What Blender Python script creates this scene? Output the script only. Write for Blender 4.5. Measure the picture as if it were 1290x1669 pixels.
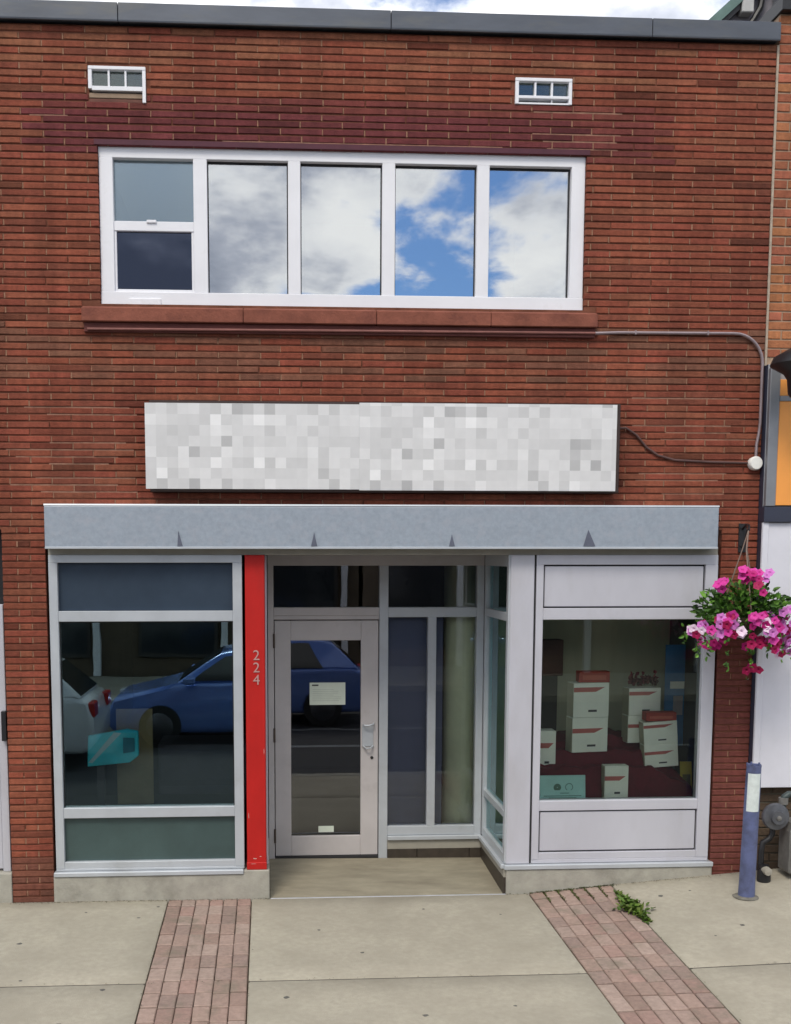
import bpy, bmesh, math, random
from mathutils import Vector, Matrix
R = math.radians
rnd = random.Random(7)
scn = bpy.context.scene
for o in list(bpy.data.objects): bpy.data.objects.remove(o)
COL = scn.collection

# ------------------------------------------------------------------ camera
CAM = (0.0, -8.3, 2.6)
pitch = math.atan(190 / 1800.0); yaw = math.atan(110 / 1800.0 * math.cos(pitch))
cd = bpy.data.cameras.new('camera'); cam = bpy.data.objects.new('camera', cd); COL.objects.link(cam)
cam.location = CAM
cam.rotation_euler = (math.pi / 2 - pitch, 0, -yaw)
cd.sensor_fit = 'HORIZONTAL'; cd.sensor_width = 36.0
cd.lens = 1800 / 1290 * 36.0
cd.shift_x = (645 - 545) / 1290.0
cd.shift_y = (1095 - 834.5) / 1290.0
cd.clip_end = 2000
scn.camera = cam

# ------------------------------------------------------------------ sun, sky, exposure
SUN_EL, SUN_AZ = R(52), R(203)          # azimuth clockwise from +Y: sun stands over the street, a little left
sd = Vector((math.sin(SUN_AZ) * math.cos(SUN_EL), math.cos(SUN_AZ) * math.cos(SUN_EL), math.sin(SUN_EL)))
sl = bpy.data.lights.new('sun', 'SUN'); sl.energy = 1.5; sl.angle = R(18); sl.color = (1.0, .93, .82)
so = bpy.data.objects.new('sun', sl); COL.objects.link(so)
so.rotation_euler = sd.to_track_quat('Z', 'Y').to_euler(); so.location = (-3, -6, 14)

w = bpy.data.worlds.new('World'); scn.world = w; w.use_nodes = True
nt = w.node_tree; nt.nodes.clear(); N = nt.nodes.new; L = nt.links.new
wo = N('ShaderNodeOutputWorld'); bg = N('ShaderNodeBackground'); bg.inputs['Strength'].default_value = .1
L(bg.outputs[0], wo.inputs[0])
sky = N('ShaderNodeTexSky'); sky.sky_type = 'NISHITA'; sky.sun_disc = False
sky.sun_elevation = SUN_EL; sky.sun_rotation = SUN_AZ; sky.altitude = 100; sky.air_density = 1.0; sky.dust_density = .6
tc = N('ShaderNodeTexCoord'); sep = N('ShaderNodeSeparateXYZ'); L(tc.outputs['Generated'], sep.inputs[0])
mx = N('ShaderNodeMath'); mx.operation = 'MAXIMUM'; mx.inputs[1].default_value = 0.0; L(sep.outputs[2], mx.inputs[0])
ad = N('ShaderNodeMath'); ad.operation = 'ADD'; ad.inputs[1].default_value = .30; L(mx.outputs[0], ad.inputs[0])
dx = N('ShaderNodeMath'); dx.operation = 'DIVIDE'; L(sep.outputs[0], dx.inputs[0]); L(ad.outputs[0], dx.inputs[1])
dy = N('ShaderNodeMath'); dy.operation = 'DIVIDE'; L(sep.outputs[1], dy.inputs[0]); L(ad.outputs[0], dy.inputs[1])
cmb = N('ShaderNodeCombineXYZ'); L(dx.outputs[0], cmb.inputs[0]); L(dy.outputs[0], cmb.inputs[1])
CLOUD = (6.9323, 11.9447, 0.0)
cmap = N('ShaderNodeMapping'); cmap.inputs['Location'].default_value = CLOUD; L(cmb.outputs[0], cmap.inputs[0])
n1 = N('ShaderNodeTexNoise'); n1.inputs['Scale'].default_value = 1.9; n1.inputs['Detail'].default_value = 9; n1.inputs['Roughness'].default_value = .56; n1.inputs['Distortion'].default_value = .25
L(cmap.outputs[0], n1.inputs['Vector'])
cr = N('ShaderNodeValToRGB'); cr.color_ramp.elements[0].position = .415; cr.color_ramp.elements[1].position = .485
cr.color_ramp.interpolation = 'EASE'
L(n1.outputs[0], cr.inputs[0])
n2 = N('ShaderNodeTexNoise'); n2.inputs['Scale'].default_value = 3.2; n2.inputs['Detail'].default_value = 7; n2.inputs['Roughness'].default_value = .55
L(cmap.outputs[0], n2.inputs['Vector'])
mxn = N('ShaderNodeMath'); mxn.operation = 'MULTIPLY_ADD'; mxn.inputs[1].default_value = .55; L(n2.outputs[0], mxn.inputs[0]); L(n1.outputs[0], mxn.inputs[2])
cs = N('ShaderNodeValToRGB'); e = cs.color_ramp.elements; e[0].position = .70; e[0].color = (1, .985, .955, 1)
e[1].position = .92; e[1].color = (.30, .33, .40, 1); q = e.new(.78); q.color = (.86, .86, .86, 1); q = e.new(.85); q.color = (.48, .505, .57, 1)
L(mxn.outputs[0], cs.inputs[0])
csc = N('ShaderNodeVectorMath'); csc.operation = 'SCALE'; csc.inputs['Scale'].default_value = 12.5; L(cs.outputs[0], csc.inputs[0])
skm = N('ShaderNodeVectorMath'); skm.operation = 'MULTIPLY'; skm.inputs[1].default_value = (.66, .90, 1.2); L(sky.outputs[0], skm.inputs[0])
wm = N('ShaderNodeMix'); wm.data_type = 'RGBA'; L(cr.outputs[0], wm.inputs[0]); L(skm.outputs[0], wm.inputs[6]); L(csc.outputs[0], wm.inputs[7])
L(wm.outputs[2], bg.inputs['Color'])

vs = scn.view_settings; vs.view_transform = 'Standard'; vs.look = 'None'; vs.exposure = 0.5; vs.gamma = 1.0; vs.use_curve_mapping = False
scn.render.engine = 'CYCLES'
scn.cycles.max_bounces = 8; scn.cycles.transparent_max_bounces = 12

# ------------------------------------------------------------------ materials
def srgb(r, g, b):
    f = lambda c: (c / 255) / 12.92 if c <= 10 else (((c / 255) + .055) / 1.055) ** 2.4
    return (f(r), f(g), f(b))
MATS = {}
def mat(name, col, rough=.6, metal=0.0, var=.12, vscale=6.0, bump=0.0, bscale=60.0, dirt=None, dscale=1.3, dlo=.5, dhi=.72,
        source=None, spec=.5, stretch=None, rvar=0.0, clear=0.0):
    """principled material; colour mottled by noise, optional shaped dirt patches, optional fine relief.
       source: None, 'object' (Object Info colour) or 'tint' (colour attribute) multiplies the colour"""
    if name in MATS: return MATS[name]
    m = bpy.data.materials.new(name); m.use_nodes = True; t = m.node_tree; p = t.nodes['Principled BSDF']
    n = t.nodes.new; l = t.links.new
    p.inputs['Roughness'].default_value = rough; p.inputs['Metallic'].default_value = metal
    p.inputs['Specular IOR Level'].default_value = spec; p.inputs['Coat Weight'].default_value = clear
    geo = n('ShaderNodeNewGeometry'); vec = geo.outputs['Position']
    if stretch:
        mp = n('ShaderNodeMapping'); mp.inputs['Scale'].default_value = stretch; l(vec, mp.inputs[0]); vec = mp.outputs[0]
    ns = n('ShaderNodeTexNoise'); ns.inputs['Scale'].default_value = vscale; ns.inputs['Detail'].default_value = 6; ns.inputs['Roughness'].default_value = .62
    l(vec, ns.inputs['Vector'])
    rg = n('ShaderNodeMapRange'); rg.inputs[1].default_value = .3; rg.inputs[2].default_value = .7
    rg.inputs[3].default_value = 1 - var; rg.inputs[4].default_value = 1 + var; l(ns.outputs[0], rg.inputs[0])
    base = None
    if source == 'object':
        oi = n('ShaderNodeObjectInfo'); base = oi.outputs['Color']
    elif source == 'tint':
        at = n('ShaderNodeAttribute'); at.attribute_name = 'tint'; base = at.outputs['Color']
    sc = n('ShaderNodeVectorMath'); sc.operation = 'SCALE'; l(rg.outputs[0], sc.inputs['Scale'])
    if base: l(base, sc.inputs[0])
    else: sc.inputs[0].default_value = col
    out = sc.outputs[0]
    if dirt:
        dn = n('ShaderNodeTexNoise'); dn.inputs['Scale'].default_value = dscale; dn.inputs['Detail'].default_value = 8; dn.inputs['Roughness'].default_value = .65
        l(vec, dn.inputs['Vector'])
        dr = n('ShaderNodeMapRange'); dr.inputs[1].default_value = dlo; dr.inputs[2].default_value = dhi; l(dn.outputs[0], dr.inputs[0])
        mm = n('ShaderNodeMix'); mm.data_type = 'RGBA'; l(dr.outputs[0], mm.inputs[0]); l(out, mm.inputs[6]); mm.inputs[7].default_value = (*dirt, 1)
        out = mm.outputs[2]
    l(out, p.inputs['Base Color'])
    if name.startswith('brick_'):
        mp2 = n('ShaderNodeMapping'); mp2.inputs['Scale'].default_value = (5.0, 1, .55); l(geo.outputs['Position'], mp2.inputs[0])
        sn = n('ShaderNodeTexNoise'); sn.inputs['Scale'].default_value = 1.0; sn.inputs['Detail'].default_value = 7; sn.inputs['Roughness'].default_value = .6; l(mp2.outputs[0], sn.inputs['Vector'])
        sr = n('ShaderNodeMapRange'); sr.inputs[1].default_value = .35; sr.inputs[2].default_value = .65; sr.inputs[3].default_value = .78; sr.inputs[4].default_value = 1.14; l(sn.outputs[0], sr.inputs[0])
        ss = n('ShaderNodeVectorMath'); ss.operation = 'SCALE'; l(out, ss.inputs[0]); l(sr.outputs[0], ss.inputs['Scale']); l(ss.outputs[0], p.inputs['Base Color'])
    if rvar:
        rr = n('ShaderNodeMapRange'); rr.inputs[1].default_value = .3; rr.inputs[2].default_value = .7
        rr.inputs[3].default_value = max(0, rough - rvar); rr.inputs[4].default_value = min(1, rough + rvar); l(ns.outputs[0], rr.inputs[0]); l(rr.outputs[0], p.inputs['Roughness'])
    if bump:
        bn = n('ShaderNodeTexNoise'); bn.inputs['Scale'].default_value = bscale; bn.inputs['Detail'].default_value = 5; l(geo.outputs['Position'], bn.inputs['Vector'])
        b = n('ShaderNodeBump'); b.inputs['Strength'].default_value = bump; b.inputs['Distance'].default_value = .01; l(bn.outputs[0], b.inputs['Height']); l(b.outputs[0], p.inputs['Normal'])
    MATS[name] = m; return m

def glass(name, refl, tint=(.85, .9, .88), rough=0.0, wave=.0, wscale=1.5, gcol=(.95, .97, 1)):
    """architectural pane: part mirror, part clear"""
    m = bpy.data.materials.new(name); m.use_nodes = True; t = m.node_tree; t.nodes.clear(); n = t.nodes.new; l = t.links.new
    o = n('ShaderNodeOutputMaterial'); mixs = n('ShaderNodeMixShader'); tr = n('ShaderNodeBsdfTransparent'); gl = n('ShaderNodeBsdfGlossy')
    tr.inputs[0].default_value = (*tint, 1); gl.inputs['Roughness'].default_value = rough; gl.inputs['Color'].default_value = (*gcol, 1)
    fr = n('ShaderNodeFresnel'); fr.inputs['IOR'].default_value = 1.5
    a = n('ShaderNodeMath'); a.operation = 'ADD'; a.inputs[1].default_value = refl; a.use_clamp = True; l(fr.outputs[0], a.inputs[0])
    l(a.outputs[0], mixs.inputs[0]); l(tr.outputs[0], mixs.inputs[1]); l(gl.outputs[0], mixs.inputs[2]); l(mixs.outputs[0], o.inputs[0])
    if wave:
        g = n('ShaderNodeNewGeometry'); ns = n('ShaderNodeTexNoise'); ns.inputs['Scale'].default_value = wscale; ns.inputs['Detail'].default_value = 2; l(g.outputs['Position'], ns.inputs['Vector'])
        b = n('ShaderNodeBump'); b.inputs['Strength'].default_value = wave; b.inputs['Distance'].default_value = .05; l(ns.outputs[0], b.inputs['Height']); l(b.outputs[0], gl.inputs['Normal']); 
    MATS[name] = m; return m

M_brick_o = mat('brick_piece', (1, 1, 1), .88, var=.22, vscale=26, bump=.5, bscale=120, source='object', spec=.25, dirt=(.10, .045, .035), dscale=1.1, dlo=.60, dhi=.85)
M_brick_t = mat('brick_field', (1, 1, 1), .88, var=.22, vscale=26, bump=.5, bscale=120, source='tint', spec=.25, dirt=(.10, .045, .035), dscale=1.1, dlo=.60, dhi=.85)
M_mortar = mat('raked_mortar', (.165, .066, .042), .95, var=.3, vscale=9, bump=.4, bscale=150, spec=.1)
M_joint = mat('pale_mortar', (.28, .155, .10), .95, var=.3, vscale=14, bump=.4, bscale=150, spec=.1)
M_white = mat('white_vinyl', (.76, .76, .79), .45, var=.04, vscale=3, dirt=(.55, .54, .52), dscale=3, dlo=.6, dhi=.9)
M_alu = mat('pale_aluminium', (.50, .53, .56), .38, metal=.25, var=.05, vscale=4, dirt=(.36, .37, .37), dscale=2.4, dlo=.55, dhi=.9, rvar=.08)
M_alu2 = mat('lilac_grey_panel', (.53, .53, .58), .42, metal=.12, var=.05, vscale=3, dirt=(.42, .41, .42), dscale=1.8, dlo=.5, dhi=.9, stretch=(1, 1, .4))
M_door = mat('door_paint', (.52, .49, .485), .45, metal=.1, var=.06, vscale=4, dirt=(.34, .31, .30), dscale=2.2, dlo=.55, dhi=.85)
M_galv = mat('galvanised_sheet', (.31, .355, .41), .48, metal=.15, var=.09, vscale=34, dirt=(.37, .385, .43), dscale=11, dlo=.5, dhi=.85, rvar=.10, bump=.05, bscale=20)
M_coping = mat('coping_metal', (.085, .095, .115), .45, metal=.3, var=.18, vscale=3, dirt=(.12, .12, .11), dscale=4, dlo=.5, dhi=.8, stretch=(.5, 1, 2))
M_gap = mat('dark_gasket', (.02, .02, .022), .7)
M_red = mat('red_paint', (.45, .014, .011), .5, spec=.3, var=.10, vscale=5, dirt=(.35, .022, .017), dscale=3, dlo=.55, dhi=.85, stretch=(1, 1, .5))
M_conc = mat('base_concrete', (.36, .345, .295), .9, var=.14, vscale=9, bump=.35, bscale=90, dirt=(.19, .18, .15), dscale=3.2, dlo=.5, dhi=.78, spec=.2)
M_slab = mat('pavement_concrete', (.375, .345, .275), .92, var=.10, vscale=22, bump=.3, bscale=140, dirt=(.305, .278, .22), dscale=1.6, dlo=.42, dhi=.72, spec=.2)
M_paver = mat('paver_piece', (1, 1, 1), .93, var=.16, vscale=30, bump=.4, bscale=120, source='object', spec=.15, dirt=(.20, .17, .13), dscale=5, dlo=.52, dhi=.75)
M_bed = mat('joint_sand', (.12, .095, .072), .98, var=.3, vscale=40, spec=.05)
M_floor = mat('entry_concrete', (.30, .27, .20), .9, var=.12, vscale=7, bump=.25, bscale=90, dirt=(.215, .19, .14), dscale=3, dlo=.42, dhi=.7, spec=.2, stretch=(.6, 1.6, 1))
M_tile = mat('dark_tile', (.045, .035, .026), .5, var=.3, vscale=12)
M_tan = mat('tan_trim', (.33, .31, .26), .6, var=.1)
M_spand = mat('spandrel_blue', (.038, .055, .080), .16, var=.15, vscale=2, spec=.6)
M_spand2 = mat('spandrel_green', (.050, .084, .082), .22, var=.15, vscale=3, spec=.6)
M_sill = mat('sill_stone', (.215, .075, .05), .85, var=.22, vscale=7, bump=.4, bscale=60, dirt=(.13, .045, .035), dscale=6, dlo=.5, dhi=.75, spec=.2)
M_black = mat('black_paint', (.012, .012, .014), .45)
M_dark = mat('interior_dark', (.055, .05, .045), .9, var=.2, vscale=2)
M_room = mat('interior_wall', (.16, .15, .13), .9, var=.15, vscale=1.5)
M_beige = mat('curtain_beige', (.46, .46, .33), .9, var=.12, vscale=5, stretch=(1, 1, .12))
M_navyb = mat('navy_blind', (.085, .10, .17), .8, var=.08, vscale=4, stretch=(1, 1, .15))
M_column = mat('olive_column', (.55, .60, .40), .7, var=.1)
M_navy = mat('navy_trim', (.03, .035, .06), .5, var=.1)
M_clad = mat('white_cladding', (.68, .68, .74), .5, var=.04, vscale=2, dirt=(.58, .58, .62), dscale=1.2, dlo=.5, dhi=.8)
M_orange = mat('orange_sign', (.88, .35, .07), .45, var=.06, vscale=2)
M_grey = mat('grey_metal', (.24, .25, .27), .45, metal=.4, var=.1)
M_conduit = mat('conduit_metal', (.30, .24, .25), .45, metal=.4, var=.15, vscale=10)
M_signbox = mat('sign_box', (.035, .018, .015), .6, var=.2)
M_boll = mat('bollard_blue', (.095, .115, .23), .5, var=.2, vscale=9, dirt=(.05, .055, .10), dscale=7, dlo=.5, dhi=.75)
M_sticker = mat('pale_sticker', (.62, .68, .66), .5, var=.1, vscale=30)
M_meter = mat('meter_grey', (.12, .125, .14), .45, metal=.5, var=.2, vscale=20)
M_meter2 = mat('meter_box_grey', (.17, .165, .155), .6, metal=.2, var=.2, vscale=15)
M_paper = mat('paper', (.62, .68, .58), .8, var=.06)
M_carton = mat('white_carton', (.86, .88, .77), .6, var=.05)
M_cside = mat('carton_side', (.48, .46, .33), .6, var=.05)
M_cred = mat('carton_red', (.46, .12, .10), .6)
M_ink = mat('ink', (.05, .05, .05), .7)
M_maroon = mat('maroon_cloth', (.12, .006, .016), .85, var=.2, vscale=12)
M_teal = mat('teal_card', (.40, .68, .64), .6, var=.06)
M_tote = mat('turquoise_plastic', (.02, .58, .68), .4, var=.15, vscale=6)
M_blueb = mat('blue_banner', (.03, .16, .36), .6, var=.2, vscale=5)
M_yellow = mat('yellow_card', (.5, .38, .04), .6)
M_tanp = mat('tan_board', (.26, .21, .10), .8, var=.15)
M_leaf = mat('leaf', (1, 1, 1), .55, var=.2, vscale=60, source='tint', spec=.3)
G_shop = glass('shop_glass', .085, tint=(.94, .975, .965), gcol=(.74, .98, 1), wave=.012, wscale=1.8)
G_right = glass('display_glass', .0, tint=(.965, .99, .972), gcol=(.9, 1, .95))
G_door = glass('door_glass', .06, tint=(.8, .81, .81), wave=.012, wscale=1.8)
G_side = glass('side_glass', .0, tint=(.97, .98, .97))
G_up = glass('coated_glass', .37, tint=(.45, .5, .52), wave=.02, wscale=.9)
G_up2 = glass('clear_sash_glass', .06, tint=(.3, .34, .42), gcol=(.62, .70, .92))
G_upf = glass('upper_sash_glass', .17, tint=(.6, .66, .70), rough=.16, gcol=(.82, .95, 1))
G_vent = glass('vent_glass', .04, tint=(.7, .8, .72), rough=.1)

# ------------------------------------------------------------------ object helpers
WLOC = {}
def reg(o, parent, wl):
    COL.objects.link(o); WLOC[o.name] = Vector(wl)
    if parent:
        o.parent = parent; o.location = Vector(wl) - WLOC[parent.name]
    else: o.location = wl
    return o
def tag(o, label=None, cat=None, group=None, kind=None):
    if label: o['label'] = label
    if cat: o['category'] = cat
    if group: o['group'] = group
    if kind: o['kind'] = kind
    return o
def thing(name, loc, label, cat, group=None):
    o = bpy.data.objects.new(name, None); o.empty_display_size = .2
    reg(o, None, loc); return tag(o, label, cat, group)

class MB:
    def __init__(s): s.v = []; s.f = []; s.t = []; s.sm = False
    def add(s, vs, fs, tint=None):
        b = len(s.v); s.v += [tuple(p) for p in vs]; s.f += [tuple(b + i for i in f) for f in fs]
        if tint is not None: s.t += [tint] * len(vs)
        return s
    def box(s, x0, x1, y0, y1, z0, z1, tint=None):
        return s.add([(x0, y0, z0), (x1, y0, z0), (x1, y1, z0), (x0, y1, z0), (x0, y0, z1), (x1, y0, z1), (x1, y1, z1), (x0, y1, z1)],
                     [(0, 3, 2, 1), (4, 5, 6, 7), (0, 1, 5, 4), (1, 2, 6, 5), (2, 3, 7, 6), (3, 0, 4, 7)], tint)
    def prism(s, poly, a, b, axis='y'):
        """poly: 2D points; extruded along axis from a to b.  'y': (x,z)  'x': (y,z)  'z': (x,y)"""
        n = len(poly)
        def P(p, c): return (p[0], c, p[1]) if axis == 'y' else ((c, p[0], p[1]) if axis == 'x' else (p[0], p[1], c))
        vs = [P(p, a) for p in poly] + [P(p, b) for p in poly]
        fs = [tuple(range(n)), tuple(range(2 * n - 1, n - 1, -1))] + [(i, i + n, (i + 1) % n + n, (i + 1) % n) for i in range(n)]
        return s.add(vs, fs)
    def tube(s, pts, r, seg=10, cap=True):
        pts = [Vector(p) for p in pts]; n = len(pts); rr = r if isinstance(r, (list, tuple)) else [r] * n
        vs = []; up = None
        for i, p in enumerate(pts):
            d = (pts[min(i + 1, n - 1)] - pts[max(i - 1, 0)]).normalized()
            if up is None:
                up = Vector((0, 0, 1)) if abs(d.z) < .9 else Vector((1, 0, 0))
            a = d.cross(up).normalized(); up = a.cross(d).normalized()
            for k in range(seg):
                t = 2 * math.pi * k / seg; vs.append(p + (a * math.cos(t) + up * math.sin(t)) * rr[i])
        fs = [(i * seg + k, i * seg + (k + 1) % seg, (i + 1) * seg + (k + 1) % seg, (i + 1) * seg + k) for i in range(n - 1) for k in range(seg)]
        if cap: fs += [tuple(range(seg - 1, -1, -1)), tuple((n - 1) * seg + k for k in range(seg))]
        s.sm = True
        return s.add(vs, fs)
    def lathe(s, prof, c=(0, 0, 0), axis='z', seg=20):
        """prof: (radius, height) pairs"""
        vs = []
        for r_, h in prof:
            for k in range(seg):
                t = 2 * math.pi * k / seg; a, b = r_ * math.cos(t), r_ * math.sin(t)
                q = (a, b, h) if axis == 'z' else ((h, a, b) if axis == 'x' else (a, h, -b))
                vs.append((c[0] + q[0], c[1] + q[1], c[2] + q[2]))
        n = len(prof)
        fs = [(i * seg + k, i * seg + (k + 1) % seg, (i + 1) * seg + (k + 1) % seg, (i + 1) * seg + k) for i in range(n - 1) for k in range(seg)]
        fs += [tuple(range(seg - 1, -1, -1)), tuple((n - 1) * seg + k for k in range(seg))]
        s.sm = True
        return s.add(vs, fs)
    def mesh(s, name, m, origin=(0, 0, 0), bevel=0.0, fixn=True):
        o = Vector(origin); me = bpy.data.meshes.new(name)
        me.from_pydata([tuple(Vector(p) - o) for p in s.v], [], s.f)
        if s.t:
            at = me.attributes.new('tint', 'FLOAT_COLOR', 'POINT')
            buf = []
            for c in s.t: buf += [c[0], c[1], c[2], 1.0]
            at.data.foreach_set('color', buf)
        if bevel or fixn:
            bm = bmesh.new(); bm.from_mesh(me)
            if fixn: bmesh.ops.recalc_face_normals(bm, faces=bm.faces)
            if bevel:
                es = [e for e in bm.edges if len(e.link_faces) == 2 and e.calc_face_angle(0) > .6]
                bmesh.ops.bevel(bm, geom=es, offset=bevel, segments=1, affect='EDGES', clamp_overlap=True)
            bm.to_mesh(me); bm.free()
        if s.sm:
            me.polygons.foreach_set('use_smooth', [True] * len(me.polygons))
            try: me.set_sharp_from_angle(angle=R(40))
            except Exception: pass
        me.materials.append(m); return me
    def build(s, name, m, parent=None, bevel=0.0, fixn=True):
        xs = [p[0] for p in s.v]; ys = [p[1] for p in s.v]; zs = [p[2] for p in s.v]
        c = ((min(xs) + max(xs)) / 2, (min(ys) + max(ys)) / 2, min(zs))
        return reg(bpy.data.objects.new(name, s.mesh(name, m, c, bevel, fixn)), parent, c)
def bar(name, m, parent, x0, x1, y0, y1, z0, z1, bevel=.003):
    return MB().box(x0, x1, y0, y1, z0, z1).build(name, m, parent, bevel)
def pane(name, m, parent, x0, x1, y, z0, z1):
    return MB().box(x0 - .006, x1 + .006, y, y + .006, z0 - .006, z1 + .006).build(name, m, parent)
def arc(c, r, a0, a1, n, f):
    return [f(c[0] + r * math.cos(a0 + (a1 - a0) * i / n), c[1] + r * math.sin(a0 + (a1 - a0) * i / n)) for i in range(n + 1)]

# ================================================================== SETTING: ground, road, pavement
def gz(x, y):
    """top of the pavement: nearly level, ramps up at the right end by the neighbour"""
    rise = .082 * max(0.0, x - 2.0) if x < 4.2 else .082 * 2.2
    return -.022 + .012 * y + rise * max(0.0, 1 + .40 * min(y, 0))
g = MB().box(-300, 300, -300, 300, -.9, -.36).build('ground', mat('ground_earth', (.09, .085, .07), .95, var=.2, vscale=.4)); tag(g, kind='structure')
M_asph = mat('asphalt', (.042, .042, .046), .9, var=.2, vscale=40, bump=.3, bscale=200, dirt=(.055, .053, .052), dscale=.7, dlo=.45, dhi=.7)
g = MB().box(-80, 80, -13.0, -3.1, -.4, -.30).build('road', M_asph); tag(g, kind='structure')
g = MB()
for k in range(-12, 12): g.box(k * 6, k * 6 + 3, -8.05, -7.93, -.30, -.296)
g = g.build('road_marking', mat('road_paint', (.25, .25, .24), .8, var=.3)); tag(g, kind='structure')
g = MB().box(-80, 80, -3.1, -2.92, -.4, -.062).build('kerb', M_conc, bevel=.02); tag(g, kind='structure')
g = MB().box(-80, 80, -17.0, -13.0, -.4, -.16).build('far_pavement', M_slab, bevel=.01); tag(g, kind='structure')

# bed below the slabs follows their fall
pb = MB()
XS = [-12, -4, -2, 0, 1, 2, 2.4, 2.8, 3.2, 3.6, 4.2, 12]; YS = [-2.92, -2.4, -1.6, -.8, 0.0, 1.0]
vs = [(x, y, gz(x, min(y, 0)) - .028) for y in YS for x in XS]; nx = len(XS)
pb.add(vs, [(j * nx + i, j * nx + i + 1, (j + 1) * nx + i + 1, (j + 1) * nx + i) for j in range(len(YS) - 1) for i in range(nx - 1)])
pavement = pb.build('pavement', M_bed, fixn=False); tag(pavement, kind='structure')

def slab(x0, x1, y0, y1):
    """one concrete flag: top follows the ground, rounded arrises, sides down to the bed"""
    e = .012
    def lin(a, b):
        k = max(2, int((b - a) / .22)); return [a] + [a + e + (b - a - 2 * e) * i / k for i in range(k + 1)] + [b]
    xs, ys = lin(x0, x1), lin(y0, y1); n, m_ = len(xs), len(ys); v = []
    for j, y in enumerate(ys):
        for i, x in enumerate(xs):
            edge = i in (0, n - 1) or j in (0, m_ - 1)
            v.append((x, y, gz(x, y) - (.009 if edge else 0)))
    f = [(j * n + i, j * n + i + 1, (j + 1) * n + i + 1, (j + 1) * n + i) for j in range(m_ - 1) for i in range(n - 1)]
    rim = [i for i in range(n)] + [j * n + n - 1 for j in range(1, m_)] + [(m_ - 1) * n + i for i in range(n - 2, -1, -1)] + [j * n for j in range(m_ - 2, 0, -1)]
    b = len(v); v += [(v[r][0], v[r][1], v[r][2] - .06) for r in rim]; k = len(rim)
    f += [(rim[i], b + i, b + (i + 1) % k, rim[(i + 1) % k]) for i in range(k)]
    o = MB().add(v, f); o.sm = True
    return o.build('slab', M_slab, pavement)
SX = [(-9.0, -5.3), (-5.29, -2.9), (-2.89, -.772), (-.130, 2.020), (2.685, 4.7), (4.71, 9.0)]
for (a, b) in SX:
    slab(a, b, -1.616, -.010 if not (-.2 < a < 0) else -.034); slab(a, b, -2.90, -1.636)

M_tar = mat('joint_filler_tar', (.05, .045, .036), .95, var=.3, vscale=30)
for (a, b) in SX:
    k = max(1, int((b - a) / .4)); mb = MB()
    for i in range(k):
        p, q = a + (b - a) * i / k, a + (b - a) * (i + 1) / k
        mb.add([(p, -1.6365, gz(p, -1.626) - .009), (q, -1.6365, gz(q, -1.626) - .009), (q, -1.6155, gz(q, -1.626) - .009), (p, -1.6155, gz(p, -1.626) - .009)], [(0, 1, 2, 3)])
    mb.build('joint_filler', M_tar, pavement, fixn=False)
M_gum = mat('gum_grey', (.10, .095, .085), .9, var=.3, vscale=60)
gums = [(-1.35, -.28), (-.95, -.42), (-1.55, -1.55), (-1.02, -1.72), (-.83, -.18), (.35, -.75), (.62, -1.2), (1.45, -2.1), (3.05, -1.15), (2.95, -.35), (3.2, -.3), (.9, -2.2), (-1.7, -.9), (3.3, -1.0), (1.7, -.5), (-1.2, -2.2), (.1, -1.9), (1.15, -.35)]
for (x, y) in gums:
    r_ = rnd.uniform(.008, .02); mb = MB(); n = 9
    ring_ = [(x + r_ * rnd.uniform(.7, 1.25) * math.cos(6.283 * k / n), y + r_ * rnd.uniform(.7, 1.25) * math.sin(6.283 * k / n)) for k in range(n)]
    mb.add([(a, b, gz(a, b) + .0005) for a, b in ring_] + [(x, y, gz(x, y) + .003)], [(k, (k + 1) % n, n) for k in range(n)]); mb.sm = True
    mb.build('gum_spot', M_gum, pavement, fixn=False)
def paver_mesh(wd, ln):
    e = .006; hx, hy = wd / 2, ln / 2
    v = [(-hx, -hy, -.05), (hx, -hy, -.05), (hx, hy, -.05), (-hx, hy, -.05), (-hx, -hy, -e), (hx, -hy, -e), (hx, hy, -e), (-hx, hy, -e),
         (-hx + e, -hy + e, 0), (hx - e, -hy + e, 0), (hx - e, hy - e, 0), (-hx + e, hy - e, 0)]
    f = [(0, 1, 5, 4), (1, 2, 6, 5), (2, 3, 7, 6), (3, 0, 4, 7), (4, 5, 9, 8), (5, 6, 10, 9), (6, 7, 11, 10), (7, 4, 8, 11), (8, 9, 10, 11)]
    return MB().add(v, f).mesh('paver', M_paver, fixn=False)
PV = {}
PCOL = [(.32, .230, .190), (.30, .212, .175), (.335, .245, .205), (.285, .21, .178), (.315, .212, .178), (.345, .262, .22)]
for (x0, x1) in ((-.766, -.136), (2.026, 2.679)):
    nc = 6; cw = (x1 - x0) / nc
    for c in range(nc):
        y = -.010; first = True
        while y > -2.89:
            ln = .2035 if not first else .150 + .012 * math.sin(c * 2.1 + x0)
            if y - ln < -2.9: ln = y + 2.9
            if ln < .03: break
            key = (round(cw, 3), round(ln, 3))
            if key not in PV: PV[key] = paver_mesh(cw - .0050, ln - .0170)
            o = bpy.data.objects.new('paver', PV[key]); cx, cy = x0 + (c + .5) * cw, y - ln / 2
            reg(o, pavement, (cx + rnd.uniform(-.001, .001), cy, gz(cx, cy) - .003 + rnd.uniform(-.003, .002)))
            o.rotation_euler = (math.atan((gz(cx, cy + .05) - gz(cx, cy - .05)) / .1) + rnd.gauss(0, .006), -math.atan((gz(cx + .05, cy) - gz(cx - .05, cy)) / .1) + rnd.gauss(0, .008), rnd.gauss(0, .008))
            col = rnd.choice(PCOL); k = rnd.uniform(.90, 1.08); o.color = (col[0] * k, col[1] * k, col[2] * k, 1)
            y -= ln; first = False

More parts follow.
